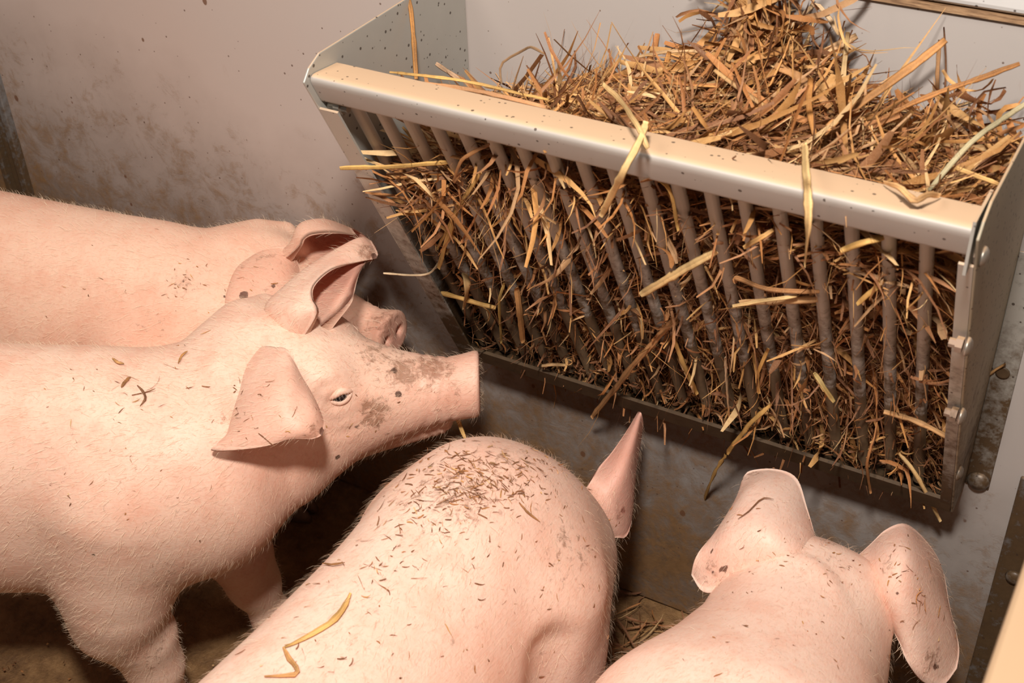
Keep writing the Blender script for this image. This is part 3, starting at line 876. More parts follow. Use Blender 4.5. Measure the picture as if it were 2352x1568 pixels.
skin1 = skin_material('pig_skin_far', (0.91, 0.63, 0.48), (0.83, 0.48, 0.355), 1.0)
skin2 = skin_material('pig_skin_middle', (0.92, 0.66, 0.52), (0.82, 0.47, 0.355), 4.0)
skin3 = skin_material('pig_skin_near', (0.93, 0.70, 0.575), (0.84, 0.52, 0.41), 7.0)
skin4 = skin_material('pig_skin_right', (0.94, 0.71, 0.59), (0.87, 0.55, 0.44), 11.0)

def ear_rows(rows, ref):
    return [[P3(px, py, dd, ref) for px, py, dd in row] for row in rows]

# ---- middle pig, broadside, head raised towards the rack
r2 = A([-0.10, -0.40, 0.58])
ears2 = [
    (ear_rows([[(600, 800, -0.005), (568, 850, -0.03), (552, 910, -0.05), (535, 975, -0.05)],
               [(632, 798, -0.035), (612, 860, -0.075), (585, 925, -0.095), (515, 1010, -0.075)],
               [(662, 806, -0.05), (655, 880, -0.10), (628, 955, -0.12), (488, 1034, -0.09)],
               [(690, 858, -0.065), (688, 915, -0.105), (665, 975, -0.125), (590, 1028, -0.115)],
               [(722, 915, -0.075), (722, 945, -0.105), (708, 985, -0.12), (668, 1008, -0.12)],
               [(742, 962, -0.085), (744, 978, -0.095), (738, 998, -0.105), (715, 1008, -0.11)]], r2), 1),
    (ear_rows([[(800, 700, 0.03), (715, 685, 0.09), (618, 702, 0.055), (668, 716, 0.005), (728, 718, 0.0)],
               [(812, 672, 0.045), (735, 658, 0.11), (652, 664, 0.075), (682, 682, 0.02), (718, 688, 0.005)],
               [(818, 648, 0.06), (765, 630, 0.12), (706, 618, 0.09), (712, 645, 0.04), (722, 655, 0.015)],
               [(827, 622, 0.085), (795, 592, 0.13), (766, 580, 0.11), (762, 604, 0.07), (764, 618, 0.045)],
               [(842, 602, 0.11), (832, 562, 0.13), (826, 549, 0.125), (826, 578, 0.10), (822, 602, 0.085)],
               [(858, 598, 0.12), (864, 572, 0.13), (852, 554, 0.13), (866, 580, 0.12), (864, 594, 0.115)]], r2), 1)]
build_pig('middle', 'pink pig standing broadside in the middle, eye visible, snout raised towards the hay rack',
    dict(s=1.0, heading=27.0, pos=(-0.292, -0.505), snout=at(1102, 884, 2, 0.525), head_dir=(math.cos(math.radians(31)), math.sin(math.radians(31)), -0.02),
         legs_fn=lambda s: [leg_front(-0.005, -0.085, 0.01, s), leg_front(0.09, 0.085, 0.05, s), leg_rear(-0.62, -0.09, s), leg_rear(-0.66, 0.09, s)],
         ears=ears2, dirt0=0.20, bot=[0.44, 0.39, 0.34, 0.30, 0.285, 0.275, 0.268, 0.268, 0.278, 0.295, 0.33, 0.39, 0.43],
         dirt=[(930, 850, 0.05, 0.85), (990, 840, 0.045, 0.9), (860, 950, 0.035, 0.9), (870, 820, 0.06, 0.65), (1040, 900, 0.04, 0.5), (845, 930, 0.02, 0.9), (830, 780, 0.05, 0.35), (720, 985, 0.02, 0.7), (520, 950, 0.03, 0.5), (800, 1000, 0.05, 0.35), (400, 1330, 0.09, 0.45), (200, 1150, 0.2, 0.3), (330, 1500, 0.1, 0.5), (845, 580, 0.03, 0.8)],
         spots=[(905, 850, 0.012, 0.7), (915, 905, 0.010, 0.8), (740, 990, 0.010, 0.9), (775, 1050, 0.010, 0.75), (820, 980, 0.010, 0.7), (860, 590, 0.012, 0.85), (215, 1275, 0.006, 0.8), (620, 968, 0.006, 0.8), (850, 930, 0.012, 0.55)]),
    skin2, 36000, 0.0042)

# ---- far pig along the wall, head low beside the rack
r1 = A([-0.27, -0.215, 0.635])
ears1 = [
    (('skin', [[(585, 590, -0.002), (548, 620, -0.004), (528, 670, -0.004), (520, 712, -0.002)],
               [(608, 573, -0.020), (582, 618, -0.028), (565, 675, -0.028), (552, 724, -0.016)],
               [(642, 566, -0.025), (622, 620, -0.036), (610, 685, -0.036), (598, 732, -0.022)],
               [(672, 580, -0.025), (662, 632, -0.034), (655, 690, -0.034), (640, 735, -0.022)],
               [(690, 620, -0.02), (688, 655, -0.025), (682, 695, -0.025), (668, 730, -0.02)]]), 1),
    (ear_rows([[(690, 566, 0.02), (674, 556, 0.05), (700, 572, 0.10), (730, 592, 0.10), (772, 614, 0.05)],
               [(700, 548, 0.01), (682, 528, 0.05), (712, 546, 0.12), (748, 572, 0.12), (794, 598, 0.055)],
               [(722, 538, 0.01), (702, 511, 0.06), (738, 528, 0.13), (774, 554, 0.13), (818, 580, 0.06)],
               [(770, 535, 0.03), (748, 507, 0.08), (784, 524, 0.13), (812, 547, 0.125), (840, 564, 0.075)],
               [(818, 540, 0.07), (808, 526, 0.095), (826, 534, 0.12), (840, 544, 0.11), (851, 553, 0.09)]], r1), -1)]
d1 = A([math.cos(math.radians(0)), math.sin(math.radians(0)), -0.02])
build_pig('far', 'pink pig farthest back along the wall, partly hidden behind the pig with the visible eye',
    dict(s=0.96, heading=9.0, pos=(-0.46, -0.205), snout=at(905, 775, 2, 0.50), head_dir=d1, hs=0.86,
         top=[0.50, 0.56, 0.605, 0.635, 0.648, 0.652, 0.652, 0.652, 0.652, 0.642, 0.615, 0.58, 0.54],
         legs_fn=lambda s: [leg_front(0.0, -0.085, 0.02, s), leg_front(0.05, 0.085, 0.03, s), leg_rear(-0.62, -0.09, s), leg_rear(-0.66, 0.09, s)],
         ears=ears1, dirt0=0.20,
         dirt=[(420, 650, 0.04, 0.55), (580, 680, 0.04, 0.45), (450, 560, 0.07, 0.3), (600, 600, 0.05, 0.5), (880, 740, 0.05, 0.7), (350, 740, 0.05, 0.4), (760, 540, 0.05, 0.5)],
         spots=[(560, 678, 0.012, 1.0), (580, 692, 0.009, 0.9), (628, 655, 0.008, 0.9), (395, 640, 0.012, 0.6), (420, 645, 0.012, 0.6), (515, 680, 0.006, 0.8), (625, 615, 0.006, 0.8)]),
    skin1, 20000, 0.005)

# ---- near pig, seen from behind, head down at the wall
r3 = A([0.34, -0.22, 0.42])
ears3 = [
    (ear_rows([[(1355, 1110, 0.0), (1380, 1150, -0.01), (1395, 1195, 0.0), (1405, 1235, 0.02)],
               [(1375, 1075, 0.02), (1405, 1110, -0.01), (1420, 1165, 0.0), (1436, 1232, 0.03)],
               [(1405, 1040, 0.03), (1432, 1065, 0.0), (1445, 1120, 0.02), (1450, 1190, 0.05)],
               [(1440, 990, 0.05), (1455, 1005, 0.03), (1458, 1060, 0.06), (1456, 1110, 0.09)],
               [(1466, 945, 0.07), (1472, 950, 0.06), (1476, 975, 0.09), (1472, 1000, 0.12)]], r3), -1),
    (ear_rows([[(1180, 1090, 0.10), (1165, 1130, 0.10), (1150, 1170, 0.11)], [(1165, 1080, 0.13), (1145, 1120, 0.14), (1130, 1165, 0.14)], [(1145, 1085, 0.17), (1130, 1120, 0.18), (1120, 1150, 0.18)]], r3), -1)]
build_pig('near', 'pink pig seen from behind at bottom centre, hay crumbs and long straw on its back',
    dict(s=0.97, heading=88.0, pos=(0.252, -0.458), snout=(0.205, -0.06, 0.085), head_dir=(-0.12, 0.78, -0.62), head_up=(0, 0.62, 0.8), hs=0.92,
         top=[0.50, 0.56, 0.605, 0.635, 0.645, 0.645, 0.638, 0.640, 0.652, 0.636, 0.57, 0.47, 0.41],
         bot=[0.44, 0.39, 0.33, 0.28, 0.245, 0.225, 0.222, 0.235, 0.250, 0.265, 0.28, 0.30, 0.32],
         neck0=(0.07, -0.01, 0.36), nr0=0.12, no_root=True,
         legs_fn=lambda s: [leg_front(0.03, -0.095, 0.02, s), leg_front(-0.02, 0.09, 0.0, s), leg_rear(-0.62, -0.09, s), leg_rear(-0.66, 0.09, s)],
         creases=[(A([-0.115, -0.168, 0.28]), A([-0.060, -0.160, 0.46]), 0.026, 0.035)],
         ears=ears3, dirt0=0.24,
         dirt=[(1060, 1130, 0.10, 0.6), (1150, 1060, 0.09, 0.55), (960, 1140, 0.05, 0.55), (1320, 1250, 0.09, 0.5), (1270, 1180, 0.10, 0.4), (1240, 1500, 0.07, 0.35), (1000, 1250, 0.08, 0.35), (1420, 1180, 0.02, 0.6)],
         spots=[(1432, 1172, 0.010, 0.9)]),
    skin3, 30000, 0.005)

# ---- right pig, seen from behind the neck, both ears spread
r4 = A([0.64, -0.20, 0.47])
ears4 = [
    (ear_rows([[(1868, 1240, -0.01), (1858, 1268, -0.04), (1838, 1295, -0.06), (1798, 1318, -0.04)],
               [(1850, 1160, 0.02), (1815, 1205, -0.04), (1785, 1255, -0.07), (1755, 1322, -0.05)],
               [(1828, 1098, 0.05), (1775, 1150, -0.01), (1735, 1225, -0.06), (1705, 1340, -0.04)],
               [(1780, 1078, 0.07), (1725, 1130, 0.01), (1675, 1235, -0.04), (1660, 1356, -0.03)],
               [(1722, 1082, 0.08), (1692, 1150, 0.03), (1635, 1255, -0.02), (1615, 1358, -0.02)],
               [(1705, 1100, 0.07), (1680, 1180, 0.03), (1605, 1270, -0.01), (1588, 1320, 0.0)]], r4), -1),
    (ear_rows([[(2005, 1250, 0.0), (1995, 1300, -0.03), (2000, 1360, -0.04), (2035, 1425, -0.03)],
               [(2035, 1218, 0.0), (2040, 1285, -0.065), (2050, 1370, -0.08), (2065, 1470, -0.05)],
               [(2075, 1203, 0.01), (2082, 1280, -0.07), (2095, 1390, -0.08), (2085, 1520, -0.06)],
               [(2110, 1225, 0.04), (2128, 1305, -0.03), (2140, 1420, -0.05), (2120, 1565, -0.055)],
               [(2150, 1275, 0.07), (2160, 1345, 0.02), (2178, 1440, -0.01), (2165, 1572, -0.03)],
               [(2168, 1320, 0.09), (2180, 1395, 0.05), (2200, 1480, 0.02), (2198, 1535, -0.01)]], r4), 1)]
build_pig('right', 'pink pig at the bottom right seen from behind its neck with both ears spread',
    dict(s=0.93, heading=87.0, pos=(0.640, -0.590), snout=(0.637, -0.16, 0.155), head_dir=(0.03, 0.46, -0.89), head_up=(0, 0.89, 0.46), hs=0.88,
         top=[0.50, 0.56, 0.605, 0.635, 0.648, 0.650, 0.640, 0.625, 0.600, 0.565, 0.50, 0.44, 0.40],
         bot=[0.44, 0.39, 0.33, 0.28, 0.245, 0.225, 0.222, 0.235, 0.250, 0.265, 0.28, 0.30, 0.32],
         neck0=(0.06, 0.0, 0.425), nr0=0.135, nk=0.12, nr1=0.125,
         legs_fn=lambda s: [leg_front(0.03, -0.095, 0.02, s), leg_front(-0.02, 0.09, 0.0, s), leg_rear(-0.62, -0.09, s), leg_rear(-0.66, 0.09, s)],
         ears=ears4, dirt0=0.22,
         dirt=[(1900, 1290, 0.05, 0.4), (1640, 1310, 0.03, 0.6), (2140, 1510, 0.03, 0.8), (1730, 1090, 0.02, 0.7), (2040, 1300, 0.02, 0.6), (2150, 1350, 0.04, 0.5), (1890, 1240, 0.03, 0.6)],
         spots=[(1635, 1262, 0.006, 0.9), (1663, 1308, 0.010, 1.0), (1640, 1315, 0.008, 0.7), (2060, 1362, 0.007, 0.8), (2150, 1530, 0.014, 0.8), (1615, 1280, 0.006, 0.8), (1735, 1084, 0.008, 0.7)]),
    skin4, 22000, 0.005)

# ------------------------------------------------------------------ hay in the rack: too many blades to count
PAL = A([(0.58, 0.31, 0.11), (0.46, 0.21, 0.075), (0.34, 0.15, 0.06), (0.22, 0.095, 0.042), (0.70, 0.42, 0.17), (0.80, 0.57, 0.30), (0.42, 0.21, 0.10), (0.28, 0.135, 0.07), (0.52, 0.32, 0.17)])
def blades(p, d, n, length, width, seed, M=8, curl=1.0, fold=0.35, pal_w=None, kp=0.30):
    """batch of flat, bent, twisted and creased blades centred at p with direction d and face normal n"""
    r = np.random.default_rng(seed); k = len(p)
    d = d / np.linalg.norm(d, axis=1, keepdims=True)
    n = n - d * (n * d).sum(1, keepdims=True); n /= np.maximum(np.linalg.norm(n, axis=1, keepdims=True), 1e-6)
    s_ = np.cross(d, n)
    pos = np.zeros((k, M, 3)); tw = np.zeros((k, M)); cur = p - d * length[:, None] * 0.5
    a1 = r.normal(0, 0.16 * curl, k); a2 = r.normal(0, 0.16 * curl, k); t0 = r.uniform(-1.5, 1.5, k); tr = r.normal(0, 0.28, k)
    kink = r.integers(1, M - 1, k); ka = np.where(r.random(k) < kp, r.normal(0, 0.9, k), 0)
    ang1 = np.zeros(k); ang2 = np.zeros(k); step = length / (M - 1)
    dirs = np.zeros((k, M, 3))
    for i in range(M):
        dd = d * (np.cos(ang1) * np.cos(ang2))[:, None] + n * np.sin(ang1)[:, None] + s_ * np.sin(ang2)[:, None]
        dd /= np.linalg.norm(dd, axis=1, keepdims=True)
        pos[:, i] = cur; dirs[:, i] = dd; tw[:, i] = t0 + tr * i
        cur = cur + dd * step[:, None]
        ang1 = ang1 + a1 + r.normal(0, 0.07 * curl, k) + np.where(kink == i, ka, 0); ang2 = ang2 + a2 + r.normal(0, 0.07 * curl, k)
    b1 = np.cross(dirs, n[:, None, :]); b1 /= np.maximum(np.linalg.norm(b1, axis=2, keepdims=True), 1e-6); b2 = np.cross(b1, dirs)
    sv = b1 * np.cos(tw)[..., None] + b2 * np.sin(tw)[..., None]; nv = np.cross(dirs, sv)
    u = np.linspace(0, 1, M); tap = np.where(r.random(k)[:, None] < 0.45, np.clip(np.minimum(u * 5 + 0.35, (1 - u) * 1.6 + 0.08), 0, 1)[None, :], np.clip(np.minimum(u * 8 + 0.7, (1 - u) * 8 + 0.6), 0, 1)[None, :])
    w = (width[:, None] * 0.5 * tap * (1 + r.normal(0, 0.10, (k, M))))[..., None]
    fo = (fold * r.uniform(-1.6, 1.6, k))[:, None, None]
    VV = np.stack([pos - sv * w, pos + nv * w * fo, pos + sv * w], 2)          # (k, M, 3, 3)
    base = (np.arange(k) * M * 3)[:, None, None]; i = np.arange(M - 1)[None, :, None]; j = np.arange(2)[None, None, :]
    a = base + i * 3 + j
    Q = np.stack([a, a + 1, a + 4, a + 3], -1).reshape(-1, 4)
    ci = r.choice(len(PAL), k, p=pal_w); cc = PAL[ci] * r.uniform(0.75, 1.25, (k, 1))
    return VV.reshape(-1, 3), Q, np.repeat(cc, M * 3, 0)
HV, HQ, HC_ = [], [], []; hoff = 0
def put(res):
    global hoff
    v_, q_, c_ = res; HV.append(v_); HQ.append(q_ + hoff); HC_.append(c_); hoff += len(v_)
def top_h(x, y):
    """height of the heap: higher towards the wall in the middle, sagging at the left end"""
    f = np.interp(x, [0.0, 0.05, 0.12, 0.22, 0.36, 0.44, 0.55, 0.66, 0.75], [0.86, 0.88, 0.92, 0.960, 0.985, 1.004, 0.996, 0.983, 0.965])
    back = np.interp(x, [0.0, 0.15, 0.30, 0.42, 0.47, 0.55, 0.75], [-0.02, -0.025, -0.03, 0.02, 0.01, -0.015, -0.025])
    t = np.clip((y + 0.28) / 0.25, 0, 1)
    return f + back * t
W_OLD = A([2, 2.6, 3.2, 2.6, 1.3, 0.7, 2.4, 2.4, 1.6]); W_OLD /= W_OLD.sum()
W_TOP = A([3, 3, 2.0, 1.0, 2.6, 1.5, 1.6, 1.0, 1.6]); W_TOP /= W_TOP.sum()
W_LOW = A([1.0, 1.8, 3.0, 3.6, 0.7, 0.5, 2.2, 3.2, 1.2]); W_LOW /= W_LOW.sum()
# 1 front face behind and between the bars
def front(n, seed, near, far, lmin, lmax, wmin, wmax, z0, z1, pal_w, slope=0.5, curl=1.0):
    r = np.random.default_rng(seed)
    x = r.uniform(0.02, 0.735, n); z = r.uniform(z0, z1, n)
    z = np.minimum(z, np.interp(x, [0, 0.04, 0.10, 0.2, 0.75], [0.80, 0.86, 0.93, 0.985, 1.0]) - r.random(n) * 0.03)
    off = r.uniform(near, far, n)
    y = np.minimum(ybar(z) + off, -0.012)
    p = np.stack([x, y, z], 1)
    a = 0.75 * np.sin(11 * x + 2.1) * np.cos(13 * z + 1) + 0.5 * np.sin(27 * x - 19 * z) + r.normal(-0.1, slope * 0.7, n) + np.where(r.random(n) < 0.16, r.uniform(-1.5, 1.5, n), 0)
    d = np.stack([np.cos(a), np.zeros(n), np.sin(a)], 1)
    d = d + BN[None] * (r.normal(0, 0.12, n))[:, None] + sd[None] * 0
    L = np.minimum(r.uniform(lmin, lmax, n), 2 * np.minimum(x - 0.008, 0.744 - x) + 0.03)
    # keep ends inside the side panels
    hx = np.abs(d[:, 0]) * L / 2; p[:, 0] = np.clip(p[:, 0], 0.014 + hx, 0.738 - hx)
    put(blades(p, d, np.tile(BN, (n, 1)) + r.normal(0, 0.5, (n, 3)), L, r.uniform(wmin, wmax, n), seed + 1, curl=curl, pal_w=pal_w))
front(3000, 101, 0.028, 0.070, 0.05, 0.20, 0.0012, 0.0050, 0.47, 1.0, W_OLD, 0.42)
front(420, 105, 0.024, 0.040, 0.06, 0.16, 0.0045, 0.0090, 0.50, 0.99, W_TOP, 0.45)
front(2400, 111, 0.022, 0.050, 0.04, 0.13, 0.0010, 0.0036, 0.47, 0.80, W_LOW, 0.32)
front(70, 121, -0.012, 0.012, 0.04, 0.09, 0.002, 0.006, 0.50, 0.92, W_OLD, 0.8)
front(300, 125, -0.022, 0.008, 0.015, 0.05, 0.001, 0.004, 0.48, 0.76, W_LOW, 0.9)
front(3200, 131, 0.010, 0.040, 0.025, 0.08, 0.0003, 0.0010, 0.48, 0.96, W_OLD, 0.9, 2.4)
# crumbs lodged on the lower angle
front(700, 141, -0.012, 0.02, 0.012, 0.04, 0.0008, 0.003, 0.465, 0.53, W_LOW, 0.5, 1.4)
# 2 heap on top
def heap(n, seed, lmin, lmax, wmin, wmax, dz0, dz1, pal_w, tilt=0.22, curl=1.0):
    r = np.random.default_rng(seed)
    x = 0.06 + 0.67 * r.random(n) ** 0.85; y = r.uniform(-0.275, -0.012, n)
    z = top_h(x, y) + r.uniform(dz0, dz1, n)
    a = r.uniform(0, 2 * math.pi, n); a = np.where(r.random(n) < 0.72, 0.9 * np.sin(9 * x + 14 * y) + 0.4 * np.sin(31 * x) + r.normal(0.1, 0.35, n), a)
    d = np.stack([np.cos(a), np.sin(a) * 0.6, r.normal(0, tilt, n)], 1); d /= np.linalg.norm(d, axis=1, keepdims=True)
    L = r.uniform(lmin, lmax, n); p = np.stack([x, y, z], 1)
    hx = np.abs(d[:, 0]) * L / 2; p[:, 0] = np.clip(p[:, 0], 0.012 + hx * 0.85, 0.740 - hx * 0.85)
    hy = np.abs(d[:, 1]) * L / 2; p[:, 1] = np.clip(p[:, 1], np.minimum(-0.282 + hy * 0.95, -0.14), np.maximum(-0.010 - hy, -0.14))
    p[:, 2] -= np.abs(d[:, 2]) * L * 0.25
    put(blades(p, d, np.tile([0, -0.3, 1.0], (n, 1)) + r.normal(0, 0.45, (n, 3)), L, r.uniform(wmin, wmax, n), seed + 1, curl=curl * 0.7, pal_w=pal_w, kp=0.12))
heap(3000, 201, 0.06, 0.20, 0.0012, 0.0052, -0.06, 0.008, W_OLD, 0.12)
heap(900, 211, 0.08, 0.26, 0.0035, 0.0100, -0.012, 0.014, W_TOP, 0.10)
heap(500, 215, 0.08, 0.22, 0.0015, 0.0040, -0.004, 0.020, W_TOP, 0.20)
heap(2200, 221, 0.03, 0.10, 0.0004, 0.0012, -0.01, 0.024, W_OLD, 0.3, 2.2)
# tuft standing up against the wall
def tuft(cx, cy, cz, n, seed, up, spread, lmin, lmax):
    r = np.random.default_rng(seed)
    p = A([cx, cy, cz]) + r.normal(0, 1, (n, 3)) * A([spread, spread * 0.45, spread * 0.9]); p[:, 1] = np.minimum(p[:, 1], -0.02)
    d = r.normal(0, 0.55, (n, 3)) + A([0, 0.0, up]); d[:, 1] *= 0.35; d /= np.linalg.norm(d, axis=1, keepdims=True)
    put(blades(p, d, r.normal(0, 1, (n, 3)) + A([0, -1.0, 0.2]), r.uniform(lmin, lmax, n), r.uniform(0.002, 0.009, n), seed + 1, curl=1.6, pal_w=W_TOP))
tuft(0.425, -0.055, 1.075, 110, 301, 0.7, 0.022, 0.05, 0.14)
tuft(0.415, -0.045, 1.125, 60, 303, 1.2, 0.014, 0.05, 0.12)
tuft(0.475, -0.07, 1.045, 70, 305, 0.2, 0.03, 0.05, 0.13)
tuft(0.69, -0.08, 1.00, 60, 307, 0.15, 0.025, 0.04, 0.12)
# 3 the packed inside of the heap
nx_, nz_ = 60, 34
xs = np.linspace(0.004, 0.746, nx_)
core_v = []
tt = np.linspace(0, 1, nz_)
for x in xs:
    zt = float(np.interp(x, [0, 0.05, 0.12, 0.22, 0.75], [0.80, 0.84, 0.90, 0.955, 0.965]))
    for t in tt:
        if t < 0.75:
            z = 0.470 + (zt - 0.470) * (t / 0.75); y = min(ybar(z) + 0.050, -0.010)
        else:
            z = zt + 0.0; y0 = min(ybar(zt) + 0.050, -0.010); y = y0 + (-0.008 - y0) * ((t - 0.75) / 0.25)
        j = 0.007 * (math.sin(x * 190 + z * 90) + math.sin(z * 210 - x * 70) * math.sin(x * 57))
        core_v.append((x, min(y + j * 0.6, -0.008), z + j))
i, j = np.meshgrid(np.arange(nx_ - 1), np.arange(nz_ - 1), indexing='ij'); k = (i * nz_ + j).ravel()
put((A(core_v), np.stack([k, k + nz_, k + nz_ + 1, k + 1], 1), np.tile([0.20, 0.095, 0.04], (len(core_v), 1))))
allv = np.vstack(HV); allv[:, 0] = np.clip(allv[:, 0], 0.004, 0.746 - 0.0); allv[:, 1] = np.minimum(allv[:, 1], -0.0025)
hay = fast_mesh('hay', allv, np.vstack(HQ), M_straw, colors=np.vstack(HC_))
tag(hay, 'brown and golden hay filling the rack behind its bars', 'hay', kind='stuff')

# ------------------------------------------------------------------ single straws that stand out
def straw(pts, wpx, tone, label, flat=0.24, taper=(0.75, 0.75), group=None, name='straw', cat='straw'):
    """stalk or blade through 3-D points; width given as it shows in the photograph"""
    pts = A(pts, ); L = np.linalg.norm(np.diff(pts, axis=0), axis=1).sum()
    n = max(8, int(L / 0.008)); c = catmull(pts, n)
    w = wpx * depth(c.mean(0)) / F_PX * 0.5
    r = np.random.default_rng(abs(hash(label)) % 1000 if False else len(label) * 17 + int(wpx * 10))
    c = c + np.cumsum(r.normal(0, 1, (n, 3)), 0) * 0.00022
    t = np.gradient(c, axis=0); t /= np.linalg.norm(t, axis=1, keepdims=True)
    view = CAM - c; view /= np.linalg.norm(view, axis=1, keepdims=True)
    view = view + r.normal(0, 0.25, 3)
    s_ = np.cross(t, view); s_ /= np.linalg.norm(s_, axis=1, keepdims=True); nn = np.cross(s_, t)
    u = np.linspace(0, 1, n)
    ww = w * np.minimum(1, np.minimum(taper[0] + u * 3, taper[1] + (1 - u) * 3)) * (1 + r.normal(0, 0.07, n))
    if L > 0.10: ww = ww * (1 + 0.30 * np.exp(-((u - r.uniform(0.35, 0.65)) / 0.02) ** 2))
    ring = []
    sec = [(1, 0), (0.6, 0.8), (0.1, 0.62), (-0.15, 0.85), (-0.65, 0.75), (-1, 0), (-0.5, -0.8), (0.5, -0.8)]
    V_ = np.stack([c + s_ * (a * ww)[:, None] + nn * (b_ * ww * flat)[:, None] for a, b_ in sec], 1).reshape(-1, 3)
    m_ = len(sec); i = np.arange(n - 1)[:, None]; j = np.arange(m_)[None, :]
    Q = np.stack([i * m_ + j, i * m_ + (j + 1) % m_, (i + 1) * m_ + (j + 1) % m_, (i + 1) * m_ + j], -1).reshape(-1, 4)
    caps = [[0, 1, 2, 3], [0, 3, 4, 7], [4, 5, 6, 7]]; e0 = (n - 1) * m_
    Q = np.vstack([Q, caps, [[e0 + b_ for b_ in a[::-1]] for a in caps]])
    cc = A(tone) * (1 + 0.22 * np.sin(u * 9 + r.uniform(0, 6)))[:, None] * np.ones((n, 3))
    V0 = c[0].copy()
    o = fast_mesh(name, V_ - V0, Q, M_straw, colors=np.repeat(cc, m_, 0) * np.tile(r.uniform(0.62, 1.18, m_), n)[:, None], smooth=False)
    o.location = V0
    tag(o, label, cat, group)
    return o
PALE = (0.86, 0.62, 0.30); GOLD = (0.74, 0.47, 0.16); BRN = (0.48, 0.24, 0.10); DRK = (0.26, 0.13, 0.07); ORG = (0.62, 0.31, 0.10); GRN = (0.58, 0.53, 0.34)
def bp(*lst): return [atbar(px, py, off) for px, py, off in lst]
def yp(*lst): return [at(px, py, 1, y) for px, py, y in lst]
G1 = 'loose straws poking out between the rack bars'; G2 = 'loose straws sticking up from the heap of hay'
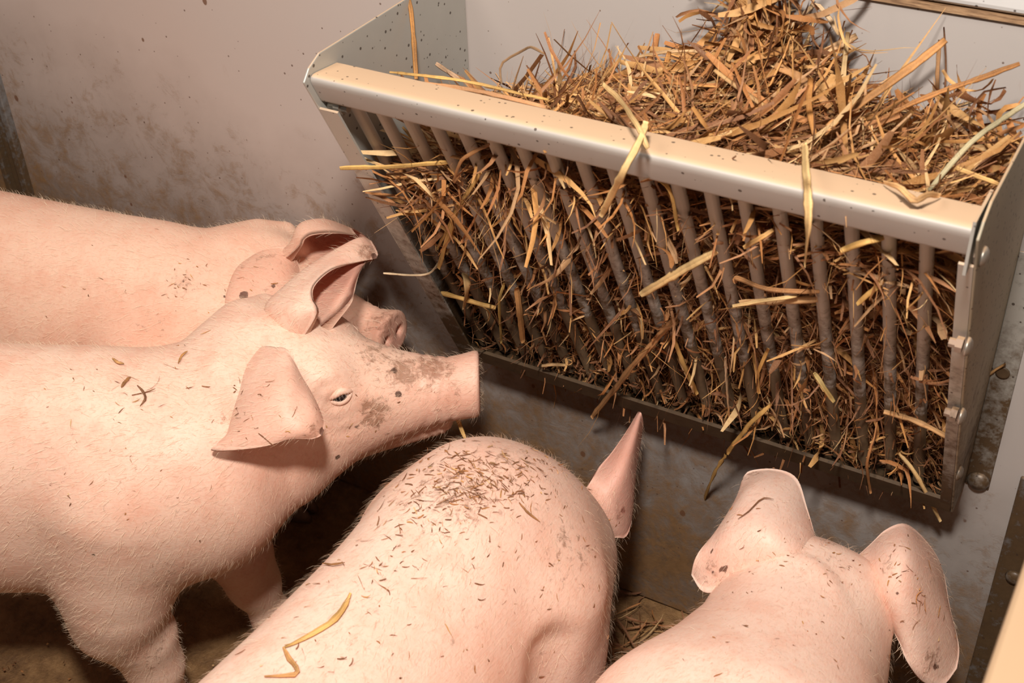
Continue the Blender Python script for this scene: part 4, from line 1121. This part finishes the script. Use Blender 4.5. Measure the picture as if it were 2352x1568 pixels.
rows = [
 (yp((1484, 280, -0.320), (1472, 315, -0.357)) + bp((1432, 392, 0.060), (1404, 448, 0.055), (1378, 500, 0.05)), 17, PALE, 'long pale straw hanging over the top rail at the middle of the rack', G1),
 (yp((1385, 195, -0.25), (1425, 235, -0.29), (1462, 290, -0.345), (1488, 340, -0.360)), 15, PALE, 'short bent blade lying across the top rail above the long hanging straw', G1),
 (yp((1848, 330, -0.25), (1852, 385, -0.350), (1856, 440, -0.362)) + bp((1857, 520, 0.05), (1850, 612, 0.04)), 19, PALE, 'long pale straw hanging straight down over the right half of the top rail', G1),
 (bp((1032, 372, 0.004), (900, 382, 0.03), (780, 386, 0.05)), 11, GOLD, 'thin straw sticking out level past the left side panel of the rack', G1),
 (bp((1105, 395, 0.014), (1050, 480, 0.022), (1002, 572, 0.02)), 11, GOLD, 'golden straw slanting across the bars near the left end', G1),
 (bp((1052, 470, 0.016), (1030, 545, 0.026), (1009, 620, 0.03)), 13, GOLD, 'golden straw crossing below another at the left bars', G1),
 (bp((1645, 576, 0.012), (1560, 624, 0.03), (1472, 675, 0.035)), 19, PALE, 'broad pale straw lying diagonally across the middle bars', G1),
 (bp((1878, 688, 0.012), (1790, 692, 0.02), (1700, 697, 0.022)), 20, (0.62, 0.40, 0.20), 'wide flat level straw with a blunt end in the right centre bars', G1),
 (bp((1830, 680, 0.018), (1760, 690, 0.028), (1682, 703, 0.03)), 9, PALE, 'thin pale straw lying on the wide flat level one', G1),
 (bp((1545, 735, 0.010), (1460, 830, 0.03), (1355, 960, 0.04)), 14, (0.56, 0.31, 0.14), 'long brown stalk slanting down past the bottom of the middle bars', G1),
 (bp((1772, 928, 0.012), (1715, 985, 0.035), (1650, 1075, 0.05), (1606, 1172, 0.055)), 11, GOLD, 'golden stalk drooping below the rack towards the ear of a pig', G1),
 (bp((2065, 1040, 0.010), (2105, 1095, 0.025), (2160, 1200, 0.03)), 10, PALE, 'pale straw drooping below the right end of the rack', G1),
 (bp((1666, 820, 0.012), (1670, 900, 0.022), (1674, 992, 0.022)), 9, (0.80, 0.62, 0.42), 'upright pale splinter of straw in front of the lower middle bars', G1),
 (bp((1012, 672, 0.022), (1075, 688, 0.026), (1140, 706, 0.018)), 12, GOLD, 'short level golden stalk at the lower left bars', G1),
 (bp((1068, 628, 0.012), (1074, 660, 0.030), (1066, 706, 0.030)), 20, (0.76, 0.53, 0.26), 'short folded blade hanging over a level golden stalk', G1),
 (bp((1186, 660, 0.014), (1194, 720, 0.024), (1202, 785, 0.026)), 16, (0.60, 0.34, 0.14), 'upright brown blade with a blunt lower end, left of the middle bars', G1),
 (bp((1158, 650, 0.012), (1148, 700, 0.024), (1153, 790, 0.024)), 8, (0.62, 0.46, 0.16), 'slim yellowish stalk with a forked end at the left bars', G1),
 (bp((2030, 945, 0.012), (2110, 970, 0.022), (2192, 1012, 0.022)), 13, (0.60, 0.36, 0.17), 'brown stalk slanting down to the lower right corner of the rack', G1),
 (bp((2028, 645, 0.012), (2000, 672, 0.022), (1968, 702, 0.024)), 13, GOLD, 'short golden straw slanting across the right bars', G1),
 (bp((2030, 545, 0.012), (1985, 558, 0.022), (1930, 577, 0.022)), 15, GOLD, 'short level golden straw just under the right end of the rail', G1),
 (bp((1775, 528, 0.012), (1742, 548, 0.022), (1706, 570, 0.022)), 12, (0.70, 0.42, 0.16), 'short golden straw slanting just under the middle of the rail', G1),
 (bp((1010, 600, 0.012), (985, 628, 0.04), (940, 632, 0.05), (880, 628, 0.055)), 5, (0.78, 0.62, 0.42), 'thin curly fibre reaching left of the rack beside the ears', G1),
 (bp((1545, 775, 0.014), (1570, 840, 0.022), (1600, 905, 0.02)), 11, (0.70, 0.45, 0.16), 'golden straw leaning right at the lower middle bars', G1),
 (bp((1125, 330, 0.012), (1062, 370, 0.018), (1045, 420, 0.018), (1060, 400, 0.02)), 9, BRN, 'curled brown leaf caught on the upper left bars', G1),
 (bp((1870, 855, 0.010), (1890, 885, 0.022), (1915, 922, 0.022)), 11, (0.60, 0.45, 0.18), 'short greenish straw at the lower right bars', G1),
 (bp((1500, 400, 0.012), (1540, 440, 0.016), (1560, 530, 0.016)), 10, GOLD, 'straw leaning between the bars right of the long hanging one', G1),
 (bp((2010, 1000, 0.012), (1992, 1060, 0.03), (2000, 1130, 0.035)), 7, BRN, 'thin forked brown stem dangling from the lower right bars', G1),
 (bp((1690, 650, 0.012), (1692, 640, 0.012), (1760, 665, 0.02), (1880, 670, 0.014)), 12, BRN, 'brown stalk lying level behind the wide flat straw', G1),
 (bp((1765, 800, 0.012), (1740, 860, 0.020), (1742, 905, 0.022)), 9, GOLD, 'small upright golden straw at the right centre bars', G1),
 (bp((1300, 838, 0.014), (1272, 836, 0.024), (1244, 838, 0.028)), 8, (0.66, 0.44, 0.22), 'small level straw near the bottom of the left bars', G1),
 # sticking up from the heap
 (yp((938, -10, -0.13), (948, 70, -0.14), (955, 182, -0.16)), 11, ORG, 'upright brown stalk leaning inside the left side panel', G2),
 (yp((1002, 146, -0.12), (1030, 165, -0.13), (1056, 186, -0.14)), 11, (0.52, 0.36, 0.24), 'short greyish stalk leaning at the left end of the heap', G2),
 (yp((895, 166, -0.262), (1010, 178, -0.265), (1130, 198, -0.262), (1260, 228, -0.262)), 7, GOLD, 'thin golden straw lying along the inside of the top rail', G2),
 (yp((850, 190, -0.30), (960, 190, -0.285), (1080, 205, -0.282), (1250, 245, -0.280)), 11, (0.55, 0.30, 0.15), 'long brown leaf lying along the left half of the top rail', G2),
 (yp((1152, 192, -0.09), (1152, 145, -0.08), (1200, 115, -0.075), (1222, 106, -0.075), (1252, 122, -0.07)), 6, (0.40, 0.26, 0.15), 'thin kinked dark stem rising from the left of the heap', G2),
 (yp((1718, -20, -0.05), (1745, 40, -0.055), (1780, 130, -0.06), (1800, 200, -0.08)), 40, (0.66, 0.42, 0.22), 'thick sheaf of straw rising out of the top of the frame', G2),
 (yp((1812, 68, -0.03), (1850, 30, -0.028), (1876, 10, -0.028), (1905, 40, -0.03), (1928, 78, -0.035)), 11, (0.72, 0.54, 0.34), 'pale stem bent into a peak against the wall', G2),
 (yp((1968, 82, -0.035), (1910, 112, -0.045), (1845, 146, -0.055), (1790, 182, -0.07)), 20, (0.66, 0.44, 0.24), 'frayed thick stalk slanting up to the right against the wall', G2),
 (yp((1946, 74, -0.075), (1938, 150, -0.08), (1934, 200, -0.085), (1928, 265, -0.09)), 13, (0.86, 0.64, 0.34), 'upright pale straw with a split tip in the right of the heap', G2),
 (yp((1862, 178, -0.19), (1858, 240, -0.195), (1872, 310, -0.20)), 15, ORG, 'upright flat orange blade in the middle of the heap', G2),
 (yp((2172, 92, -0.12), (2100, 150, -0.14), (2010, 215, -0.16), (1925, 275, -0.175), (1890, 310, -0.185)), 20, (0.62, 0.32, 0.12), 'long broad orange blade slanting up to the right', G2),
 (yp((2342, 146, -0.08), (2250, 180, -0.10), (2150, 215, -0.115), (2060, 255, -0.13), (1985, 300, -0.14)), 13, (0.58, 0.28, 0.10), 'long orange stalk with a pale split tip reaching far right', G2),
 (yp((2158, 92, -0.05), (2150, 180, -0.05), (2150, 260, -0.055), (2142, 350, -0.07)), 9, (0.58, 0.34, 0.17), 'tall thin upright stem near the right wall', G2),
 (yp((2168, 62, -0.035), (2172, 160, -0.03), (2170, 250, -0.035), (2192, 292, -0.035)), 5, DRK, 'dark withered stem hanging beside the tall upright one', G2),
 (yp((2360, 235, -0.10), (2300, 275, -0.13), (2230, 330, -0.17), (2135, 440, -0.24)), 13, GRN, 'greyish green stalk slanting up to the right end panel', G2),
 (yp((1468, 130, -0.07), (1540, 118, -0.07), (1610, 118, -0.07), (1690, 140, -0.08)), 8, (0.72, 0.50, 0.28), 'thin pale stem arching level above the heap', G2),
 (yp((1538, 118, -0.085), (1530, 150, -0.09), (1520, 192, -0.10)), 12, ORG, 'short upright orange blade under the arching pale stem', G2),
 (yp((2300, 335, -0.08), (2240, 360, -0.09), (2170, 385, -0.10)), 8, BRN, 'thin brown stem slanting towards the right end panel', G2),
 (yp((2150, 250, -0.12), (2190, 290, -0.10), (2195, 350, -0.11), (2150, 385, -0.13)), 8, (0.55, 0.32, 0.16), 'curved brown stem arching over the right of the heap', G2),
 (yp((2030, 418, -0.300), (2068, 432, -0.325), (2100, 462, -0.338), (2130, 448, -0.325), (2155, 452, -0.30)), 15, (0.74, 0.46, 0.22), 'crumpled tan leaf lying on the right end of the top rail', G2),
 (yp((2195, 385, -0.20), (2240, 405, -0.20), (2290, 425, -0.21)), 12, (0.78, 0.50, 0.20), 'golden straw lying in the right corner of the heap', G2),
 (yp((1640, 160, -0.15), (1720, 215, -0.16), (1800, 270, -0.17)), 12, (0.70, 0.44, 0.20), 'golden stalk lying on top of the heap below the sheaf', G2),
 (yp((1780, 150, -0.10), (1850, 190, -0.11), (1905, 250, -0.12)), 20, (0.60, 0.33, 0.14), 'broad brown blade curving down from the sheaf', G2),
 (yp((2310, 835, -0.008), (2285, 850, -0.006), (2262, 866, -0.008)), 7, (0.60, 0.36, 0.16), 'bit of straw stuck in the slot of the right wall flange', None),
]
for pts, w, tone, label, grp in rows:
    straw(pts, w, tone, label, group=grp)
# straw in the middle pig's mouth
straw([at(1048, 950, 2, 0.475), at(1056, 978, 2, 0.462), at(1069, 1010, 2, 0.45)], 10, (0.80, 0.52, 0.18), 'short straw hanging from the mouth of the pig with raised snout')

# ------------------------------------------------------------------ bits lying on the pigs and the floor
def crumbs(key, spots, label, seed):
    """spots: (px, py, spread px, count, size in metres)"""
    r = np.random.default_rng(seed); on = PIGS[key]['on']; P_, D_, N_, L_, W_ = [], [], [], [], []
    for px, py, sx, sy, cnt, size in spots:
        for _ in range(cnt):
            h_ = on(px + r.normal(0, sx), py + r.normal(0, sy))
            if h_ is None: continue
            nrm = h_[1]; t = r.normal(0, 1, 3) + A([0.9, 0.25, 0.0]) * 1.2; t -= nrm * (t @ nrm); t /= np.linalg.norm(t)
            l = size * min(2.6, r.lognormal(-0.15, 0.5))
            P_.append(h_[0] + nrm * 0.0016); D_.append(t); N_.append(nrm); L_.append(l); W_.append(r.uniform(0.0006, 0.0017))
    if not P_: return
    v_, q_, c_ = blades(A(P_), A(D_), A(N_), A(L_), A(W_), seed, M=5, curl=0.9, pal_w=W_LOW)
    o = fast_mesh('hay_crumbs', v_, q_, M_straw, colors=c_)
    tag(o, label, 'hay', kind='stuff')
crumbs('near', [(1090, 1130, 70, 22, 170, 0.013), (1050, 1075, 60, 25, 120, 0.010), (1180, 1070, 70, 30, 110, 0.010), (980, 1170, 60, 35, 60, 0.011), (1000, 1240, 110, 60, 50, 0.009), (830, 1290, 90, 50, 34, 0.012), (1250, 1200, 110, 90, 50, 0.006), (900, 1400, 180, 90, 26, 0.009), (1180, 1400, 140, 110, 26, 0.007), (700, 1480, 120, 60, 18, 0.009)],
       'brown hay crumbs strewn over the back of the near pig', 401)
crumbs('middle', [(330, 900, 70, 40, 14, 0.013), (430, 850, 60, 50, 10, 0.010), (620, 950, 60, 50, 14, 0.010), (200, 900, 120, 60, 14, 0.009), (860, 960, 60, 60, 16, 0.006), (240, 1130, 150, 90, 30, 0.005), (560, 960, 20, 50, 14, 0.008)], 'few brown hay bits on the shoulder of the middle pig', 403)
crumbs('right', [(1720, 1180, 60, 60, 14, 0.010), (1920, 1300, 110, 50, 60, 0.007), (2100, 1400, 50, 90, 30, 0.011), (1800, 1460, 150, 60, 22, 0.006)], 'fine brown hay bits on the neck and ears of the right pig', 405)
crumbs('far', [(420, 645, 35, 25, 16, 0.008), (560, 660, 60, 50, 16, 0.007), (300, 660, 140, 60, 16, 0.005)], 'dark crumbs on the side of the pig along the wall', 407)
def on_pig(key, lst, lift=0.003):
    out = []
    for px, py in lst:
        h_ = PIGS[key]['on'](px, py)
        if h_ is not None: out.append(h_[0] + h_[1] * lift)
    return out
for key, lst, w, tone, label in [
    ('near', [(806, 1366), (790, 1400), (765, 1430), (715, 1462), (655, 1490)], 18, (0.80, 0.50, 0.18), 'broad golden straw lying on the back of the near pig'),
    ('near', [(652, 1490), (665, 1515), (682, 1535), (678, 1553), (610, 1558)], 14, (0.72, 0.40, 0.16), 'hooked brown straw at the lower end of the golden one'),
    ('near', [(1190, 1155), (1210, 1178), (1238, 1200)], 6, BRN, 'thin brown stem on the right shoulder of the near pig'),
    ('near', [(745, 1298), (768, 1302), (795, 1300)], 6, BRN, 'small dark stem on the left of the near pig back'),
    ('middle', [(316, 888), (330, 903), (334, 918), (322, 935)], 7, DRK, 'small dark hooked straw on the shoulder of the middle pig'),
    ('middle', [(280, 893), (292, 880), (303, 870)], 9, (0.42, 0.22, 0.10), 'short brown leaf on the shoulder of the middle pig'),
    ('middle', [(412, 838), (420, 822), (434, 812)], 6, ORG, 'small orange blade on the neck of the middle pig'),
    ('middle', [(258, 826), (270, 836), (286, 840)], 8, (0.75, 0.42, 0.18), 'pale orange flake on the back of the middle pig'),
    ('right', [(1698, 1195), (1725, 1175), (1750, 1150), (1775, 1152)], 4, DRK, 'thin dark stem on the left ear of the right pig')]:
    pts = on_pig(key, lst)
    if len(pts) >= 2: straw(pts, w * 0.82, tone, label, flat=0.12, taper=(0.35, 0.25))

def ground_hay(n, seed, x0, x1, y0, y1, lmin, lmax, wmin, wmax, pw):
    r = np.random.default_rng(seed)
    p = np.stack([r.uniform(x0, x1, n), r.uniform(y0, y1, n), r.uniform(0.002, 0.018, n)], 1)
    a = r.uniform(0, 6.28, n); d = np.stack([np.cos(a), np.sin(a), r.normal(0, 0.08, n)], 1)
    L = r.uniform(lmin, lmax, n); hy = np.abs(d[:, 1]) * L / 2; p[:, 1] = np.minimum(p[:, 1], -0.006 - hy)
    return blades(p, d, np.tile([0, 0, 1.0], (n, 1)) + r.normal(0, 0.3, (n, 3)), L, r.uniform(wmin, wmax, n), seed + 1, curl=0.7, pal_w=pw)
v_, q_, c_ = ground_hay(420, 501, 0.05, 0.80, -0.30, -0.01, 0.03, 0.13, 0.001, 0.005, W_LOW)
tag(fast_mesh('floor_hay', v_, q_, M_straw, colors=c_), 'trampled hay on the floor at the foot of the wall', 'hay', kind='stuff')
v_, q_, c_ = ground_hay(500, 511, -0.75, 0.25, -0.95, -0.25, 0.003, 0.010, 0.001, 0.004, W_LOW)
tag(fast_mesh('floor_crumbs', v_, q_, M_straw, colors=c_ * 0.7), 'feed crumbs scattered on the brown floor at lower left', 'crumbs', kind='stuff')
